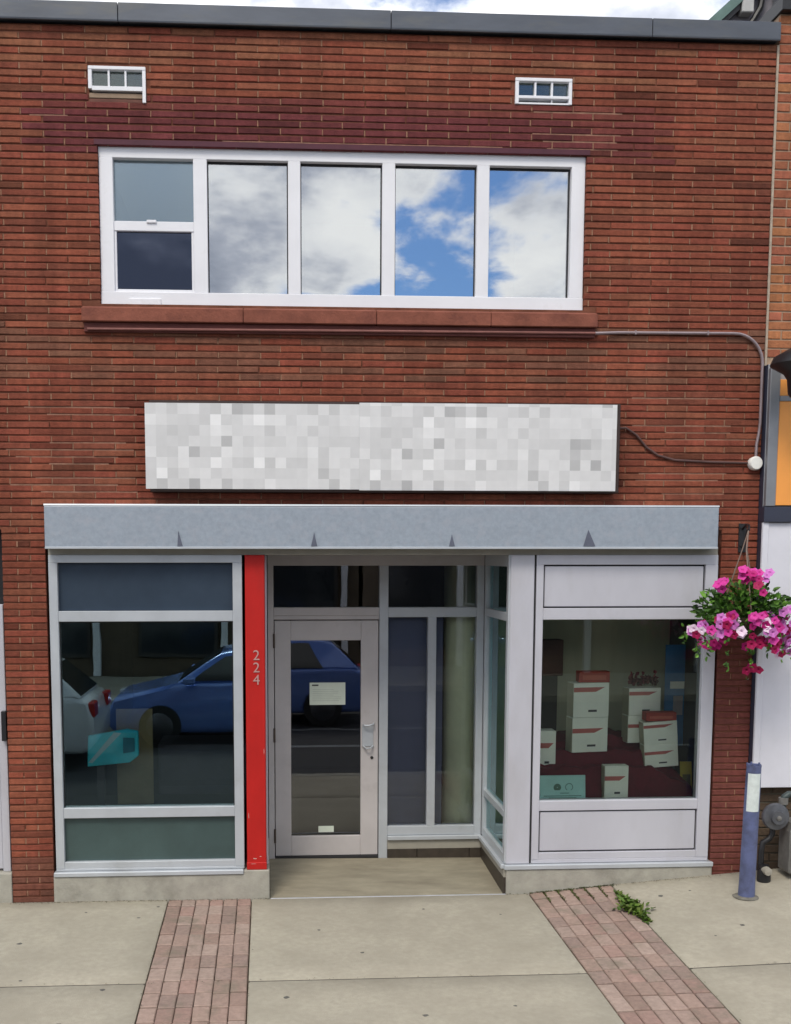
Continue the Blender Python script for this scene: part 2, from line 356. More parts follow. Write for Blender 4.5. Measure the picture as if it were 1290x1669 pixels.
# ================================================================== THE BRICK SHOP BUILDING
bld = thing('brick_building', (0.9, 0.0, 0.0), 'red-brown brick shop building with wide white upper window and recessed glass entrance', 'building')
CO = .0508; TOP = 6.318; BX0, BX1 = -3.4, 3.752
# wall core: boxes round the openings (mortar colour shows in the raked joints)
wm_ = MB(); YB = .009
HOLES = [(-1.19, 2.362, 4.41, 5.515), (-1.236, -.842, 5.80, 6.036), (1.822, 2.230, 5.86, 6.032), (-1.62, 3.452, 2.5, 2.97)]
hz = sorted({2.79, TOP} | {v for h in HOLES for v in h[2:] if 2.79 < v < TOP})
for c, d in zip(hz, hz[1:]):
    hx = sorted((h[0], h[1]) for h in HOLES if h[2] < (c + d) / 2 < h[3]); x = BX0
    for p, q in hx + [(BX1, BX1)]:
        if p > x: wm_.box(x, p, YB, .28, c, d)
        x = q
upper_wall = wm_.build('upper_wall', M_mortar, bld)
lp = MB().box(-1.943, -1.634, YB, .30, -.05, 2.79).build('pier', M_mortar, bld)
rp = MB().box(3.476, 3.750, YB, .30, -.05, 2.79).build('pier', M_mortar, bld)

EXC = [(-1.186, 2.358, 4.405, 5.512), (-1.322, 2.455, 4.265, 4.405), (-1.245, -.832, 5.795, 6.045), (1.814, 2.238, 5.852, 6.04),
       (-.80, 2.58, 3.12, 3.66), (-1.60, 3.385, 2.60, 2.955)]
rects = []        # (x0,x1,z0,z1,host,parity)
def blocked(x0, x1, z0, z1):
    out = []
    for a, b, c, d in EXC:
        if a < x1 and b > x0:
            ov = min(z1, d) - max(z0, c)
            if ov > .4 * (z1 - z0): out.append((a, b))
    return out
row = 0; z = TOP - .004
joints = []
while z - CO > 2.77:
    zj = rnd.uniform(-.0012, .0012); z1, z0 = z - .0055 + zj, z - CO + .0055 + zj
    off = (.1525 if row % 2 else 0.0) + rnd.uniform(-.006, .006)
    x = BX0 - .3 + off
    while x < BX1:
        a, b = max(x + .005, BX0), min(x + .305 - .005, BX1)
        x += .305 + rnd.uniform(-.0025, .0025)
        if b - a < .03: continue
        segs = [(a, b)]
        for (p, q) in blocked(a, b, z0, z1):
            ns_ = []
            for (s0, s1) in segs:
                if q <= s0 or p >= s1: ns_.append((s0, s1)); continue
                if p - s0 > .025: ns_.append((s0, p))
                if s1 - q > .025: ns_.append((q, s1))
            segs = ns_
        for s0, s1 in segs: rects.append((s0, s1, z0, z1, upper_wall))
        if b < BX1 - .02 and not blocked(b, b + .01, z0, z1): joints.append((b, b + .010, z0, z1))
    z -= CO; row += 1
ROWZ = z
for host, x0, x1, zt, zb in ((lp, -1.945, -1.632, z, -.03), (rp, 3.474, BX1, z, .07)):
    zz = zt; r_ = 0
    while zz > zb:
        z1, z0 = zz - .0055, zz - CO + .0055; wdt = x1 - x0
        cuts = [0, 1] if r_ % 2 else [0, .355, .655, 1]
        if host is rp and not r_ % 2: cuts = [0, .40, 1] if r_ % 4 else [0, .64, 1]
        for c0, c1 in zip(cuts, cuts[1:]):
            rects.append((x0 + c0 * wdt + (.005 if c0 else 0), x0 + c1 * wdt - (.005 if c1 < 1 else 0), z0, z1, host))
            if c1 < 1: joints.append((x0 + c1 * wdt - .005, x0 + c1 * wdt + .005, z0, z1))
        zz -= CO; r_ += 1

BASEC = [(.262, .074, .038), (.240, .064, .034), (.270, .082, .042), (.225, .062, .034), (.248, .082, .042), (.205, .062, .034), (.262, .068, .038)]
def bcol(x, z):
    c = Vector(rnd.choice(BASEC)) * rnd.uniform(.80, 1.02); c.z *= 1.10
    if 5.45 < z < 5.86 and -1.6 < x < 2.95:                       # darker maroon courses laid over the window head
        m = Vector((.128, .030, .034)) * rnd.uniform(.85, 1.15)
        k = (.92 if x < 2.3 else .65) * (1 if z < 5.72 else .7)
        c = c.lerp(m, k)
    if z > 6.0 and rnd.random() < .35: c = c.lerp(Vector((.25, .115, .06)), .5)
    if rnd.random() < .035: c = c * .62
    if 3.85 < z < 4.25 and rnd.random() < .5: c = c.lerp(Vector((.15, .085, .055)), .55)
    if z < .28 and x < 0: c = c.lerp(Vector((.11, .06, .045)), .5)
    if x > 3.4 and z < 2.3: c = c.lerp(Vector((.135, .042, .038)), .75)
    return c
def brick_geo(w2, h, d, e=.0035):
    """half-width w2, height h, built about x=0, z=0 upwards, face at y=0"""
    v = [(-w2, d, 0), (w2, d, 0), (w2, d, h), (-w2, d, h), (-w2, e, 0), (w2, e, 0), (w2, e, h), (-w2, e, h),
         (-w2 + e, 0, e), (w2 - e, 0, e), (w2 - e, 0, h - e), (-w2 + e, 0, h - e)]
    j = lambda a: rnd.uniform(-a, a)
    v = [(p[0] + (j(.0015) if i > 3 else 0), p[1] + (j(.0012) if i > 7 else 0), p[2] + (j(.0018) if i > 3 else 0)) for i, p in enumerate(v)]
    f = [(0, 1, 5, 4), (1, 2, 6, 5), (2, 3, 7, 6), (3, 0, 4, 7), (4, 5, 9, 8), (5, 6, 10, 9), (6, 7, 11, 10), (7, 4, 8, 11), (8, 9, 10, 11)]
    return v, f
BM_ = {}
def brick_obj(x0, x1, z0, z1, host, col, yj, m, ybase=0.0, d=.03):
    key = (round((x1 - x0) / 2, 3), round(z1 - z0, 3), m.name, rnd.randrange(5))
    if key not in BM_:
        v, f = brick_geo(key[0], key[1], d); BM_[key] = MB().add(v, f).mesh('brick', m, fixn=False)
    o = bpy.data.objects.new('brick', BM_[key]); reg(o, host, ((x0 + x1) / 2, ybase + yj, z0))
    o.rotation_euler = (0, rnd.gauss(0, .0015), rnd.gauss(0, .002)); o.color = (col[0], col[1], col[2], 1)
    return o
def show(r):
    cx, cz = (r[0] + r[1]) / 2, (r[2] + r[3]) / 2
    if cx < -1.93 or (cx < -1.80 and cz > 3.0): return 0          # outside the frame
    dd = Vector((cx, 0, cz)) - Vector(CAM)
    return (r[1] - r[0]) * (r[3] - r[2]) / dd.length ** 3
rects.sort(key=show, reverse=True)
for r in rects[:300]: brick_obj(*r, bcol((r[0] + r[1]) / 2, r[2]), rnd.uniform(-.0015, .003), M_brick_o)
rest = {}
for r in rects[300:]:
    mb = rest.setdefault(r[4].name, (MB(), r[4]))[0]
    v, f = brick_geo((r[1] - r[0]) / 2, r[3] - r[2], .03); yj = rnd.uniform(-.0015, .003); cx = (r[0] + r[1]) / 2
    sl_ = rnd.gauss(0, .002)
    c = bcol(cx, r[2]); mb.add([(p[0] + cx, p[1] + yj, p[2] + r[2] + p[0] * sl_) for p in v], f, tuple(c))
for nme, (mb, host) in rest.items():
    o = mb.build('brick_field', M_brick_t, host, fixn=False); tag(o, kind='stuff')
# head joints, flush with the brick faces, in pale mortar; a few repointed bed joints
jm = MB()
for a, b, c, d in joints:
    if rnd.random() < .12: continue
    jm.box(a, b, .0035 + rnd.uniform(0, .004), .012, c, d)
tag(jm.build('head_joint_mortar', M_joint, upper_wall), kind='stuff')
bj = MB()
rz = TOP - .004
while rz > 2.8:
    for (xa, xb, za, zb, pr) in ((-1.9, -.92, 2.98, 3.74, .8), (2.66, 3.74, 2.98, 3.80, .55), (1.85, 2.90, 5.52, 5.86, .85), (-1.9, -1.3, 5.2, 5.8, .25), (-.6, 1.8, 5.55, 5.7, .4)):
        if za < rz < zb and rnd.random() < pr:
            a = xa + rnd.uniform(0, .35); b = xb - rnd.uniform(0, .35)
            if not blocked(a, b, rz - .004, rz + .004): bj.box(a, b, .0035 + rnd.uniform(0, .003), .012, rz - .0055, rz + .0045)
    rz -= CO
tag(bj.build('repointed_mortar', mat('bed_mortar', (.27, .15, .105), .95, var=.3, vscale=14, bump=.4, bscale=150, spec=.1), upper_wall), kind='stuff')
zz = 2.77; pj = MB()
while zz > 0:
    if rnd.random() < .5: pj.box(-1.94, -1.64, .005, .012, zz - .005, zz + .004)
    zz -= CO
tag(pj.build('repointed_mortar', M_joint, lp), kind='stuff')

# parapet coping in lengths, roof behind it
for a, b in ((-3.4, -1.02), (-1.016, .905), (.909, 2.80), (2.804, 3.752)):
    MB().prism([(-.055, 6.318), (-.045, 6.318), (-.045, 6.335), (.30, 6.335), (.30, 6.46), (-.055, 6.448), (-.058, 6.33)], a, b, 'x').build('coping', M_coping, bld, bevel=.003)
bar('roof', M_dark, bld, -3.4, 3.75, .28, 9, 6.1, 6.25)
bar('caulk_strip', mat('caulk', (.38, .31, .24), .9, var=.2, vscale=20), bld, 3.7525, 3.769, -.004, .02, 4.02, 6.31, 0)

# ---- upper window
uw = bar('upper_window', M_white, bld, -1.186, 2.358, .03, .14, 5.434, 5.510)        # head member carries the others
bar('frame_bar', M_white, uw, -1.186, 2.358, .022, .14, 4.410, 4.500)
bar('frame_bar', M_white, uw, -1.184, -1.085, .026, .138, 4.500, 5.434)
bar('frame_bar', M_white, uw, 2.255, 2.356, .026, .138, 4.500, 5.434)
for a, b in ((-.512, -.413), (.171, .261), (.858, .952), (1.554, 1.646)): bar('mullion', M_white, uw, a, b, .028, .138, 4.500, 5.434)
bar('sash_rail', M_white, uw, -1.085, -.512, .034, .12, 4.930, 4.998)
for z0, z1 in ((4.500, 4.930),):
    bar('sash_frame', M_white, uw, -1.085, -1.068, .04, .1, z0, z1, .002); bar('sash_frame', M_white, uw, -.530, -.512, .04, .1, z0, z1, .002)
    bar('sash_frame', M_white, uw, -1.068, -.530, .04, .1, z0, z0 + .022, .002)
bar('sash_catch', M_white, uw, -.85, -.78, .022, .04, 4.985, 5.006, .003)
bar('drip_cover', M_white, uw, -.985, -.755, .012, .024, 4.392, 4.452, .003)
pane('pane', G_upf, uw, -1.085, -.512, .085, 4.998, 5.434)
pane('pane', G_up2, uw, -1.068, -.530, .062, 4.522, 4.930)
for a, b in ((-.413, .171), (.261, .858), (.952, 1.554), (1.646, 2.255)):
    gx = pane('pane', G_up, uw, a, b, .085, 4.500, 5.434)
    for q in ((a, a + .008, 4.5, 5.434), (b - .008, b, 4.5, 5.434), (a + .008, b - .008, 5.422, 5.434)):
        bar('gasket', M_gap, uw, q[0], q[1], .075, .084, q[2], q[3], 0)
bar('lintel_angle', mat('shaded_lintel', (.07, .012, .025), .7, var=.2), bld, -1.21, 2.38, -.004, .12, 5.511, 5.547, 0)  # shadow line over the window painted into the lintel's dark colour
# room behind it
MB().box(-1.3, 2.5, 3.0, 3.05, 4.2, 5.9).box(-1.3, 2.5, .28, 3.0, 5.85, 5.9).box(-1.3, 2.5, .28, 3.0, 4.2, 4.25).build('upper_room', M_room, bld)
# sill: projecting stone in lengths with a chipped lip and a recessed course below, shade painted into its colour
for a, b in ((-1.318, -.16), (-.157, .81), (.813, 1.655), (1.658, 2.452)):
    MB().prism([(-.062, 4.274), (-.058, 4.372), (.03, 4.398), (.03, 4.274)], a, b, 'x').build('sill', M_sill, bld, bevel=.005)
MB().prism([(-.03, 4.205), (-.03, 4.272), (.02, 4.272), (.02, 4.205)], -1.305, 2.44, 'x').build('sill_course', mat('sill_shade', (.12, .036, .03), .9, var=.2, vscale=8), bld, bevel=.003)

# ---- two small vents high in the wall
def vent(x0, x1, z0, z1, bar_z, low):
    v = bar('vent_window', M_white, bld, x0, x1, -.012, .06, z1 - .024, z1, .003)
    bar('frame_bar', M_white, v, x0, x0 + .026, -.010, .058, bar_z if low == 'left' else z0, z1 - .024, .002)
    bar('frame_bar', M_white, v, x1 - .024, x1, -.010, .058, z0, z1 - .024, .002)
    w3 = (x1 - x0 - .05) / 3
    for k in (1, 2): bar('glazing_bar', M_white, v, x0 + .026 + k * w3 - .007, x0 + .026 + k * w3 + .007, -.004, .05, bar_z + .018, z1 - .024, .002)
    bar('frame_bar', M_white, v, x0 + .026, x1 - .024, -.012, .056, bar_z - (.012 if low == 'left' else .002), bar_z + .018, .002)
    for k in range(3): pane('pane', G_vent, v, x0 + .026 + k * w3, x0 + .026 + (k + 1) * w3, .025, bar_z + .02, z1 - .024)
    if low == 'left':
        bar('ledge', mat('ledge_brick', (.28, .20, .14), .9, var=.2, vscale=12), v, x0 + .004, x1 - .026, .004, .05, bar_z - .058, bar_z - .024, .003)
        bar('ledge', M_brick_dark, v, x0 + .004, x1 - .026, .006, .05, z0 + .002, bar_z - .062, .003)
    else:
        bar('frame_bar', M_white, v, x0 + .026, x1 - .024, -.006, .056, z0, z0 + .012, .001)
        bar('glazing_bar', M_white, v, x0 + .026 + 2 * w3 - .002, x0 + .026 + 2 * w3 + .003, -.002, .05, z0 + .012, bar_z, 0)
        pane('pane', G_vent, v, x0 + .026, x1 - .024, .045, z0 + .012, bar_z)
    bar('vent_back', M_dark, v, x0, x1, .20, .22, z0, z1, 0)
M_brick_dark = mat('dark_brick', (.13, .055, .04), .9, var=.25, vscale=14)
vent(-1.240, -.836, 5.797, 6.040, 5.886, 'left')
vent(1.818, 2.235, 5.855, 6.036, 5.895, 'right')

# ---- fascia canopy with four small flat dark triangles on its face
fc = MB().prism([(-.10, 2.652), (-.10, 2.955), (-.085, 2.968), (.01, 2.968), (.01, 2.652)], -1.612, 3.402, 'x').build('fascia', M_galv, bld, bevel=.004)
bar('drip_edge', M_alu, fc, -1.612, 3.402, -.106, -.092, 2.646, 2.662, .002)
MB().prism([(-.102, 2.96), (-.098, 2.972), (.009, 2.976), (.009, 2.969)], -1.614, 3.404, 'x').build('top_flashing', M_alu, fc)
M_tri = mat('dark_triangle', (.10, .11, .15), .6, var=.2)
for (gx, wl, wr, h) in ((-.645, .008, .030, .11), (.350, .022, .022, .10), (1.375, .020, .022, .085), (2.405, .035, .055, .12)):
    MB().prism([(gx - wl, 2.668), (gx + wr, 2.668), (gx, 2.668 + h)], -.106, -.099, 'y').build('dark_triangle', M_tri, fc)
bar('soffit_strip', M_tan, bld, -1.612, 3.452, .014, .10, 2.602, 2.655, .002)
bar('soffit', M_tan, bld, -.02, 1.85, .10, .96, 2.604, 2.64, 0)

# ---- concrete base and sill caps
MB().prism([(-1.630, -.08), (.006, -.08), (.006, .197), (-.190, .197), (-.190, .170), (-1.630, .170)], -.022, .16, 'y').build('plinth', M_conc, bld, bevel=.006)
bar('plinth', M_conc, bld, -.186, .006, .16, .95, -.08, .197, .005)
MB().prism([(1.846, -.08), (3.482, -.0), (3.482, .166), (1.846, .166)], -.022, .16, 'y').build('plinth', M_conc, bld, bevel=.006)
bar('sill_cap', M_alu, bld, -1.626, -.192, -.034, .10, .171, .205, .004)
bar('sill_cap', M_alu, bld, 1.828, 3.486, -.034, .10, .167, .203, .004)

# ---- left display window
lw = bar('shop_window', M_alu, bld, -1.612, -.186, .004, .11, 2.545, 2.602)
for q in ((-1.612, -1.548, .226, 2.545), (-.256, -.186, .226, 2.545)): bar('frame_bar', M_alu, lw, q[0], q[1], .002, .112, q[2], q[3])
for q in ((.207, .274), (.616, .694), (2.108, 2.186)): bar('frame_bar', M_alu, lw, -1.548 if q[0] > .21 else -1.612, -.256 if q[0] > .21 else -.186, .005, .109, q[0], q[1] if q[0] > .21 else .226)
bar('frame_bar', M_alu, lw, -1.548, -.256, .005, .109, .226, .276)
bar('spandrel', M_spand, lw, -1.555, -.25, .045, .06, 2.180, 2.550, 0)
bar('spandrel', M_spand2, lw, -1.555, -.25, .045, .06, .270, .622, 0)
pane('pane', G_shop, lw, -1.548, -.256, .05, .694, 2.108)
for q in ((-1.548, -1.540, .694, 2.108), (-.264, -.256, .694, 2.108), (-1.540, -.264, 2.099, 2.108)):
    bar('gasket', M_gap, lw, q[0], q[1], .040, .049, q[2], q[3], 0)

# ---- red column with the house number stacked in digits
rc = MB().prism([(-.165, .006), (-.158, -.002), (-.024, -.002), (-.016, .006), (-.016, .15), (-.165, .15)], .197, 2.602, 'z').build('column', M_red, bld, bevel=.003)
rc['label'] = 'bright red square entrance column'
MB().prism([(-.167, -.010), (-.014, -.010), (-.014, .15), (-.167, .15)], .1975, .255, 'z').build('foot_plate', M_red, rc, bevel=.004)
M_scuff = mat('bare_scuff', (.50, .30, .27), .7, var=.2, vscale=60)
for (sx, sz, w_, h_) in ((-.105, .283, .040, .012), (-.060, .300, .022, .008), (-.150, .62, .006, .05), (-.030, 1.12, .005, .06), (-.120, .245, .05, .006)):
    n = 9; mb = MB(); rr_ = [rnd.uniform(.5, 1.1) for _ in range(n)]
    mb.add([(sx + w_ * rr_[k] * math.cos(6.283 * k / n) * .5, -.0024 if sz > .256 else -.0104, sz + h_ * rr_[k] * math.sin(6.283 * k / n) * .5) for k in range(n)], [tuple(range(n))]); mb.build('scuff', M_scuff, rc, fixn=False)
def text_mesh(body, size, m, name, parent, loc, depth=.002):
    cu = bpy.data.curves.new(name, 'FONT'); cu.body = body; cu.size = size; cu.extrude = depth; cu.align_x = 'CENTER'
    to = bpy.data.objects.new(name, cu); COL.objects.link(to); bpy.context.view_layer.update()
    me = bpy.data.meshes.new_from_object(to.evaluated_get(bpy.context.evaluated_depsgraph_get()))
    bpy.data.objects.remove(to); me.materials.clear(); me.materials.append(m)
    o = bpy.data.objects.new(name, me); reg(o, parent, loc); o.rotation_euler = (math.pi / 2, 0, 0); return o
M_digit = mat('digit_white', (.46, .25, .23), .5)
for k, ch in enumerate('224'): text_mesh(ch, .108, M_digit, 'house_number', rc, (-.083, -.005, 1.815 - k * .093))
bar('return_wall', M_alu2, bld, -.160, -.002, .152, .95, .198, 2.602, .003)

# ---- entrance recess
fl = MB()
fl.add([(.006, -.026, -.034), (1.846, -.026, -.040), (1.846, .94, .000), (.006, .94, .020), (.006, -.026, -.2), (1.846, -.026, -.2), (1.846, .94, -.2), (.006, .94, -.2)],
       [(0, 1, 2, 3), (4, 7, 6, 5), (0, 4, 5, 1), (1, 5, 6, 2), (2, 6, 7, 3), (3, 7, 4, 0)])
fl.build('entry_floor', M_floor, bld, bevel=.006)
bar('nosing', mat('nosing_metal', (.52, .53, .56), .4, metal=.4, var=.15, vscale=8), bld, .012, 1.842, -.032, -.008, -.046, -.026, .003)
YD = .94
ef = bar('entrance_frame', M_door, bld, .004, 1.832, YD, YD + .10, 2.514, 2.603)
for q in ((.004, .054, .012, 2.514), (.943, 1.019, .002, 2.514), (1.772, 1.832, .195, 2.514)): bar('frame_bar', M_door if q[0] < .9 else M_alu, ef, q[0], q[1], YD + .002, YD + .098, q[2], q[3])
bar('frame_bar', M_door, ef, .054, .943, YD + .004, YD + .096, 2.098, 2.164)
bar('frame_bar', M_door, ef, .054, .943, YD + .016, YD + .096, 2.062, 2.098)
bar('frame_bar', M_alu, ef, 1.019, 1.772, YD + .004, YD + .096, 2.081, 2.163)
bar('frame_bar', M_alu, ef, 1.357, 1.428, YD + .004, YD + .096, .283, 2.081)
bar('frame_bar', M_alu, ef, 1.019, 1.772, YD + .004, YD + .096, .205, .283)
bar('sill_cap', M_alu, ef, 1.019, 1.830, YD - .030, YD + .09, .168, .203, .004)
bar('kick_strip', M_tan, ef, 1.020, 1.832, YD - .006, YD + .08, .086, .167, .002)
for a, b in ((1.020, 1.274), (1.279, 1.728), (1.733, 1.832)): bar('kick_tile', M_tile, ef, a, b, YD - .004, YD + .06, -.01, .083, .002)
pane('pane', G_door, ef, .054, .943, YD + .05, 2.164, 2.514); pane('pane', G_door, ef, 1.019, 1.772, YD + .05, 2.163, 2.514)
pane('pane', G_side, ef, 1.019, 1.357, YD + .05, .283, 2.081); pane('pane', G_side, ef, 1.428, 1.772, YD + .05, .283, 2.081)
# door
dr = MB().box(.060, .196, YD + .012, YD + .057, .036, 2.054).build('door', M_door, bld, bevel=.004)
dr['label'] = 'pinkish grey framed glass entrance door with a notice on the pane'
bar('stile', M_door, dr, .788, .937, YD + .012, YD + .057, .036, 2.054, .004)
bar('rail', M_door, dr, .196, .788, YD + .012, YD + .057, 1.887, 2.054, .004)
bar('rail', M_door, dr, .196, .788, YD + .012, YD + .057, .036, .208, .004)
pane('pane', G_door, dr, .196, .788, YD + .032, .208, 1.887)
bar('threshold', M_gap, dr, .056, .941, YD + .0, YD + .09, .012, .034, .002)
bar('push_bar', M_alu, dr, .196, .788, YD + .07, YD + .085, .968, .984, .002)
hd = MB().tube([(.812, YD + .012, 1.168), (.818, YD - .03, 1.166), (.855, YD - .045, 1.168), (.892, YD - .03, 1.178), (.898, YD + .012, 1.18)], .008, 8).build('pull_handle', M_alu, dr)
bar('pull_plate', M_alu, hd, .800, .895, YD + .004, YD + .011, .98, 1.165, .003)
MB().tube([(.806, YD + .008, .985), (.835, YD - .03, .968), (.868, YD - .03, .972), (.894, YD + .008, .985)], .008, 8).build('pull_handle', M_alu, dr)
MB().lathe([(.006, -.006), (.013, -.004), (.013, .004)], (.884, YD + .010, .884), 'y', 14).build('lock', M_black, dr)
for hz in (1.885, 1.085, .215): MB().tube([(.056, YD - .002, hz - .06), (.056, YD - .002, hz + .06)], .009, 10).build('hinge', mat('hinge_bronze', (.10, .075, .06), .5, metal=.5), dr)
nt_ = MB().box(.355, .658, YD + .027, YD + .0285, 1.338, 1.528).build('notice', M_paper, dr)
bar('print_line', M_ink, nt_, .375, .43, YD + .0262, YD + .0268, 1.50, 1.512, 0)
for k in range(7): bar('print_line', mat('faint_ink', (.42, .46, .40), .8), nt_, .38, .38 + rnd.uniform(.17, .25), YD + .0262, YD + .0268, 1.468 - k * .016, 1.471 - k * .016, 0)
bar('sticker', M_paper, dr, .428, .560, YD + .027, YD + .0285, .236, .290, 0)
# right return of the recess: glazed screen on a low kerb
XR = 1.832
rs = bar('return_screen', M_alu, bld, XR, XR + .07, .012, YD - .004, 2.514, 2.602)
for q in ((.012, .055, .205, 2.514), (YD - .062, YD - .004, .205, 2.514)): bar('frame_bar', M_alu, rs, XR + .001, XR + .069, *q)
for q in ((.205, .275), (.560, .615), (2.095, 2.160)): bar('frame_bar', M_alu, rs, XR + .002, XR + .068, .055, YD - .062, *q)
bar('sill_cap', M_alu, rs, XR - .028, XR + .05, .0, YD - .034, .168, .203, .004)
bar('kick_strip', M_tan, rs, XR - .004, XR + .05, .0, YD - .012, .10, .167, .002)
bar('kick_tile', M_tile, rs, XR - .002, XR + .05, .002, YD - .012, -.045, .098, .002)
for z0, z1 in ((.275, .56), (.615, 2.095), (2.160, 2.514)): MB().box(XR + .032, XR + .038, .05, YD - .056, z0 - .006, z1 + .006).build('pane', G_shop, rs)
bar('lock_case', M_black, rs, XR + .05, XR + .10, .10, .20, .88, .99, .004)

# ---- right display window with its panel column
bar('panel_column', M_alu2, bld, 1.846, 2.028, .0, .14, .206, 2.602, .004)
bar('shadow_gap', M_gap, bld, 2.029, 2.044, .02, .12, .206, 2.602, 0)
rw = bar('shop_window', M_alu2, bld, 2.045, 3.454, .004, .11, 2.528, 2.602)
for q in ((2.045, 2.100, .236, 2.528), (3.358, 3.454, .236, 2.528)): bar('frame_bar', M_alu2, rw, q[0], q[1], .002, .112, q[2], q[3])
for q in ((2.045, 3.454, .206, .236), (2.100, 3.358, .236, .290), (2.100, 3.358, .622, .700), (2.100, 3.358, 2.110, 2.198)): bar('frame_bar', M_alu2, rw, q[0], q[1], .005, .109, q[2], q[3])
for z0, z1 in ((.290, .622), (2.198, 2.528)):
    bar('shadow_gap', M_gap, rw, 2.100, 3.358, .034, .05, z0, z1, 0)
    bar('panel', M_alu2, rw, 2.112, 3.346, .016, .036, z0 + .012, z1 - .012, .004)
pane('pane', G_right, rw, 2.100, 3.358, .05, .700, 2.110)

# ---- inside the shop
room = MB()
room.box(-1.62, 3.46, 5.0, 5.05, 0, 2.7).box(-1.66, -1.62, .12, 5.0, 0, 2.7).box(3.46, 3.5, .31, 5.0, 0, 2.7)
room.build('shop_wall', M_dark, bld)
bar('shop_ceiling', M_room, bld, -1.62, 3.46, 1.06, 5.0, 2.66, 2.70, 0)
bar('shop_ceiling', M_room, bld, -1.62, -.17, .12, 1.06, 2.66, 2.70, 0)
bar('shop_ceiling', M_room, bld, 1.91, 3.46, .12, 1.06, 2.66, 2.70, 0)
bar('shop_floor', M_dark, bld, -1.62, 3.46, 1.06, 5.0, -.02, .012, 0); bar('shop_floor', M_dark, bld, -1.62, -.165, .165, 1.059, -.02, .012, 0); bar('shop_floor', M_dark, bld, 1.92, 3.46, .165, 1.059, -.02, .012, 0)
bar('back_panel', M_beige, bld, 1.95, 3.455, .98, 1.02, .64, 2.655, 0)
bar('display_shelf', mat('shelf_grey', (.34, .34, .31), .6), bld, 2.05, 3.44, .115, .978, .640, .676, .003)
bar('window_ledge', M_dark, bld, -1.60, -.2, .115, .9, .56, .60, 0)
bl = bar('blind', M_navyb, bld, 1.02, 1.50, YD + .11, YD + .118, .04, 2.14, 0)
MB().lathe([(.16, .0), (.16, 2.6)], (1.70, YD + .30, .02), 'z', 24).build('inner_column', M_column, bld)

# ================================================================== shop sign (face of added grey mosaic blocks in place of its lettering)
sg = thing('shop_sign', (.87, -.01, 3.06), 'long pale grey sign board, mosaic blocks in place of lettering, above the metal fascia', 'sign')
bar('sign_box', M_signbox, sg, -.842, 2.622, -.118, .006, 3.062, 3.712, .004)
def mosaic_mat(name, x0, z0):
    m = bpy.data.materials.new(name); m.use_nodes = True; t = m.node_tree; p = t.nodes['Principled BSDF']; n = t.nodes.new; l = t.links.new
    g = n('ShaderNodeNewGeometry'); mp = n('ShaderNodeMapping'); mp.vector_type = 'TEXTURE'; mp.inputs['Location'].default_value = (x0, 0, z0); mp.inputs['Scale'].default_value = (.0782, 10, .0765)
    l(g.outputs['Position'], mp.inputs[0])
    fl_ = n('ShaderNodeVectorMath'); fl_.operation = 'FLOOR'; l(mp.outputs[0], fl_.inputs[0])
    wn = n('ShaderNodeTexWhiteNoise'); wn.noise_dimensions = '3D'; l(fl_.outputs[0], wn.inputs[0])
    c = n('ShaderNodeValToRGB'); c.color_ramp.interpolation = 'LINEAR'; e = c.color_ramp.elements
    e[0].position = 0.0; e[0].color = (.40, .40, .405, 1); e[1].position = 1.0; e[1].color = (.84, .84, .84, 1)
    for pp, vv in ((.06, .50), (.14, .575), (.5, .635), (.85, .685), (.95, .73)):
        q = e.new(pp); q.color = (vv, vv, vv, 1)
    l(wn.outputs['Value'], c.inputs[0])
    ns = n('ShaderNodeTexNoise'); ns.inputs['Scale'].default_value = 14; ns.inputs['Detail'].default_value = 6; l(g.outputs['Position'], ns.inputs[0])
    mr = n('ShaderNodeMapRange'); mr.inputs[3].default_value = .93; mr.inputs[4].default_value = 1.07; l(ns.outputs[0], mr.inputs[0])
    sc = n('ShaderNodeVectorMath'); sc.operation = 'SCALE'; l(c.outputs[0], sc.inputs[0]); l(mr.outputs[0], sc.inputs['Scale']); l(sc.outputs[0], p.inputs['Base Color'])
    p.inputs['Roughness'].default_value = .6; return m
bar('sign_panel', mosaic_mat('mosaic_blocks', -.871, 3.078), sg, -.871, .681, -.131, -.119, 3.080, 3.692, .0)
bar('sign_panel', mosaic_mat('mosaic_blocks_b', .681, 3.070), sg, .6815, 2.592, -.131, -.119, 3.074, 3.704, .0)

# ================================================================== cables and boxes on the wall
cp = [(2.44, -.034, 4.236), (2.50, -.034, 4.238), (2.62, -.018, 4.246), (3.50, -.018, 4.250)]
cp += arc((3.50, 4.03), .22, math.pi / 2, 0, 9, lambda a, b: (a + .008, -.018, b))[1:] + [(3.729, -.018, 3.60), (3.722, -.018, 3.52), (3.708, -.018, 3.44), (3.704, -.020, 3.33)]
cnd = thing('wall_conduit', (3.0, -.018, 3.3), 'thin grey conduit running below the upper window sill and bending down', 'conduit')
MB().tube(cp, .0115, 8).build('pipe', M_conduit, cnd)
MB().tube([(-1.28, -.040, 4.222), (.6, -.040, 4.230), (2.44, -.038, 4.236)], .0095, 8).build('painted_pipe', mat('painted_conduit', (.22, .085, .07), .7, var=.2, vscale=10), cnd)
for q in ((2.75, 4.247), (3.30, 4.249)): bar('clip', M_conduit, cnd, q[0] - .006, q[0] + .006, -.031, .002, q[1] - .015, q[1] + .015, .002)
jb = MB().lathe([(.050, .0), (.052, -.02), (.052, -.045), (.044, -.056), (.0, -.057)], (3.698, .0, 3.292), 'y', 28).build('junction_box', mat('box_white', (.80, .79, .74), .45, var=.03))
tag(jb, 'white round box on the brick wall at the end of the thin conduit', 'junction box')
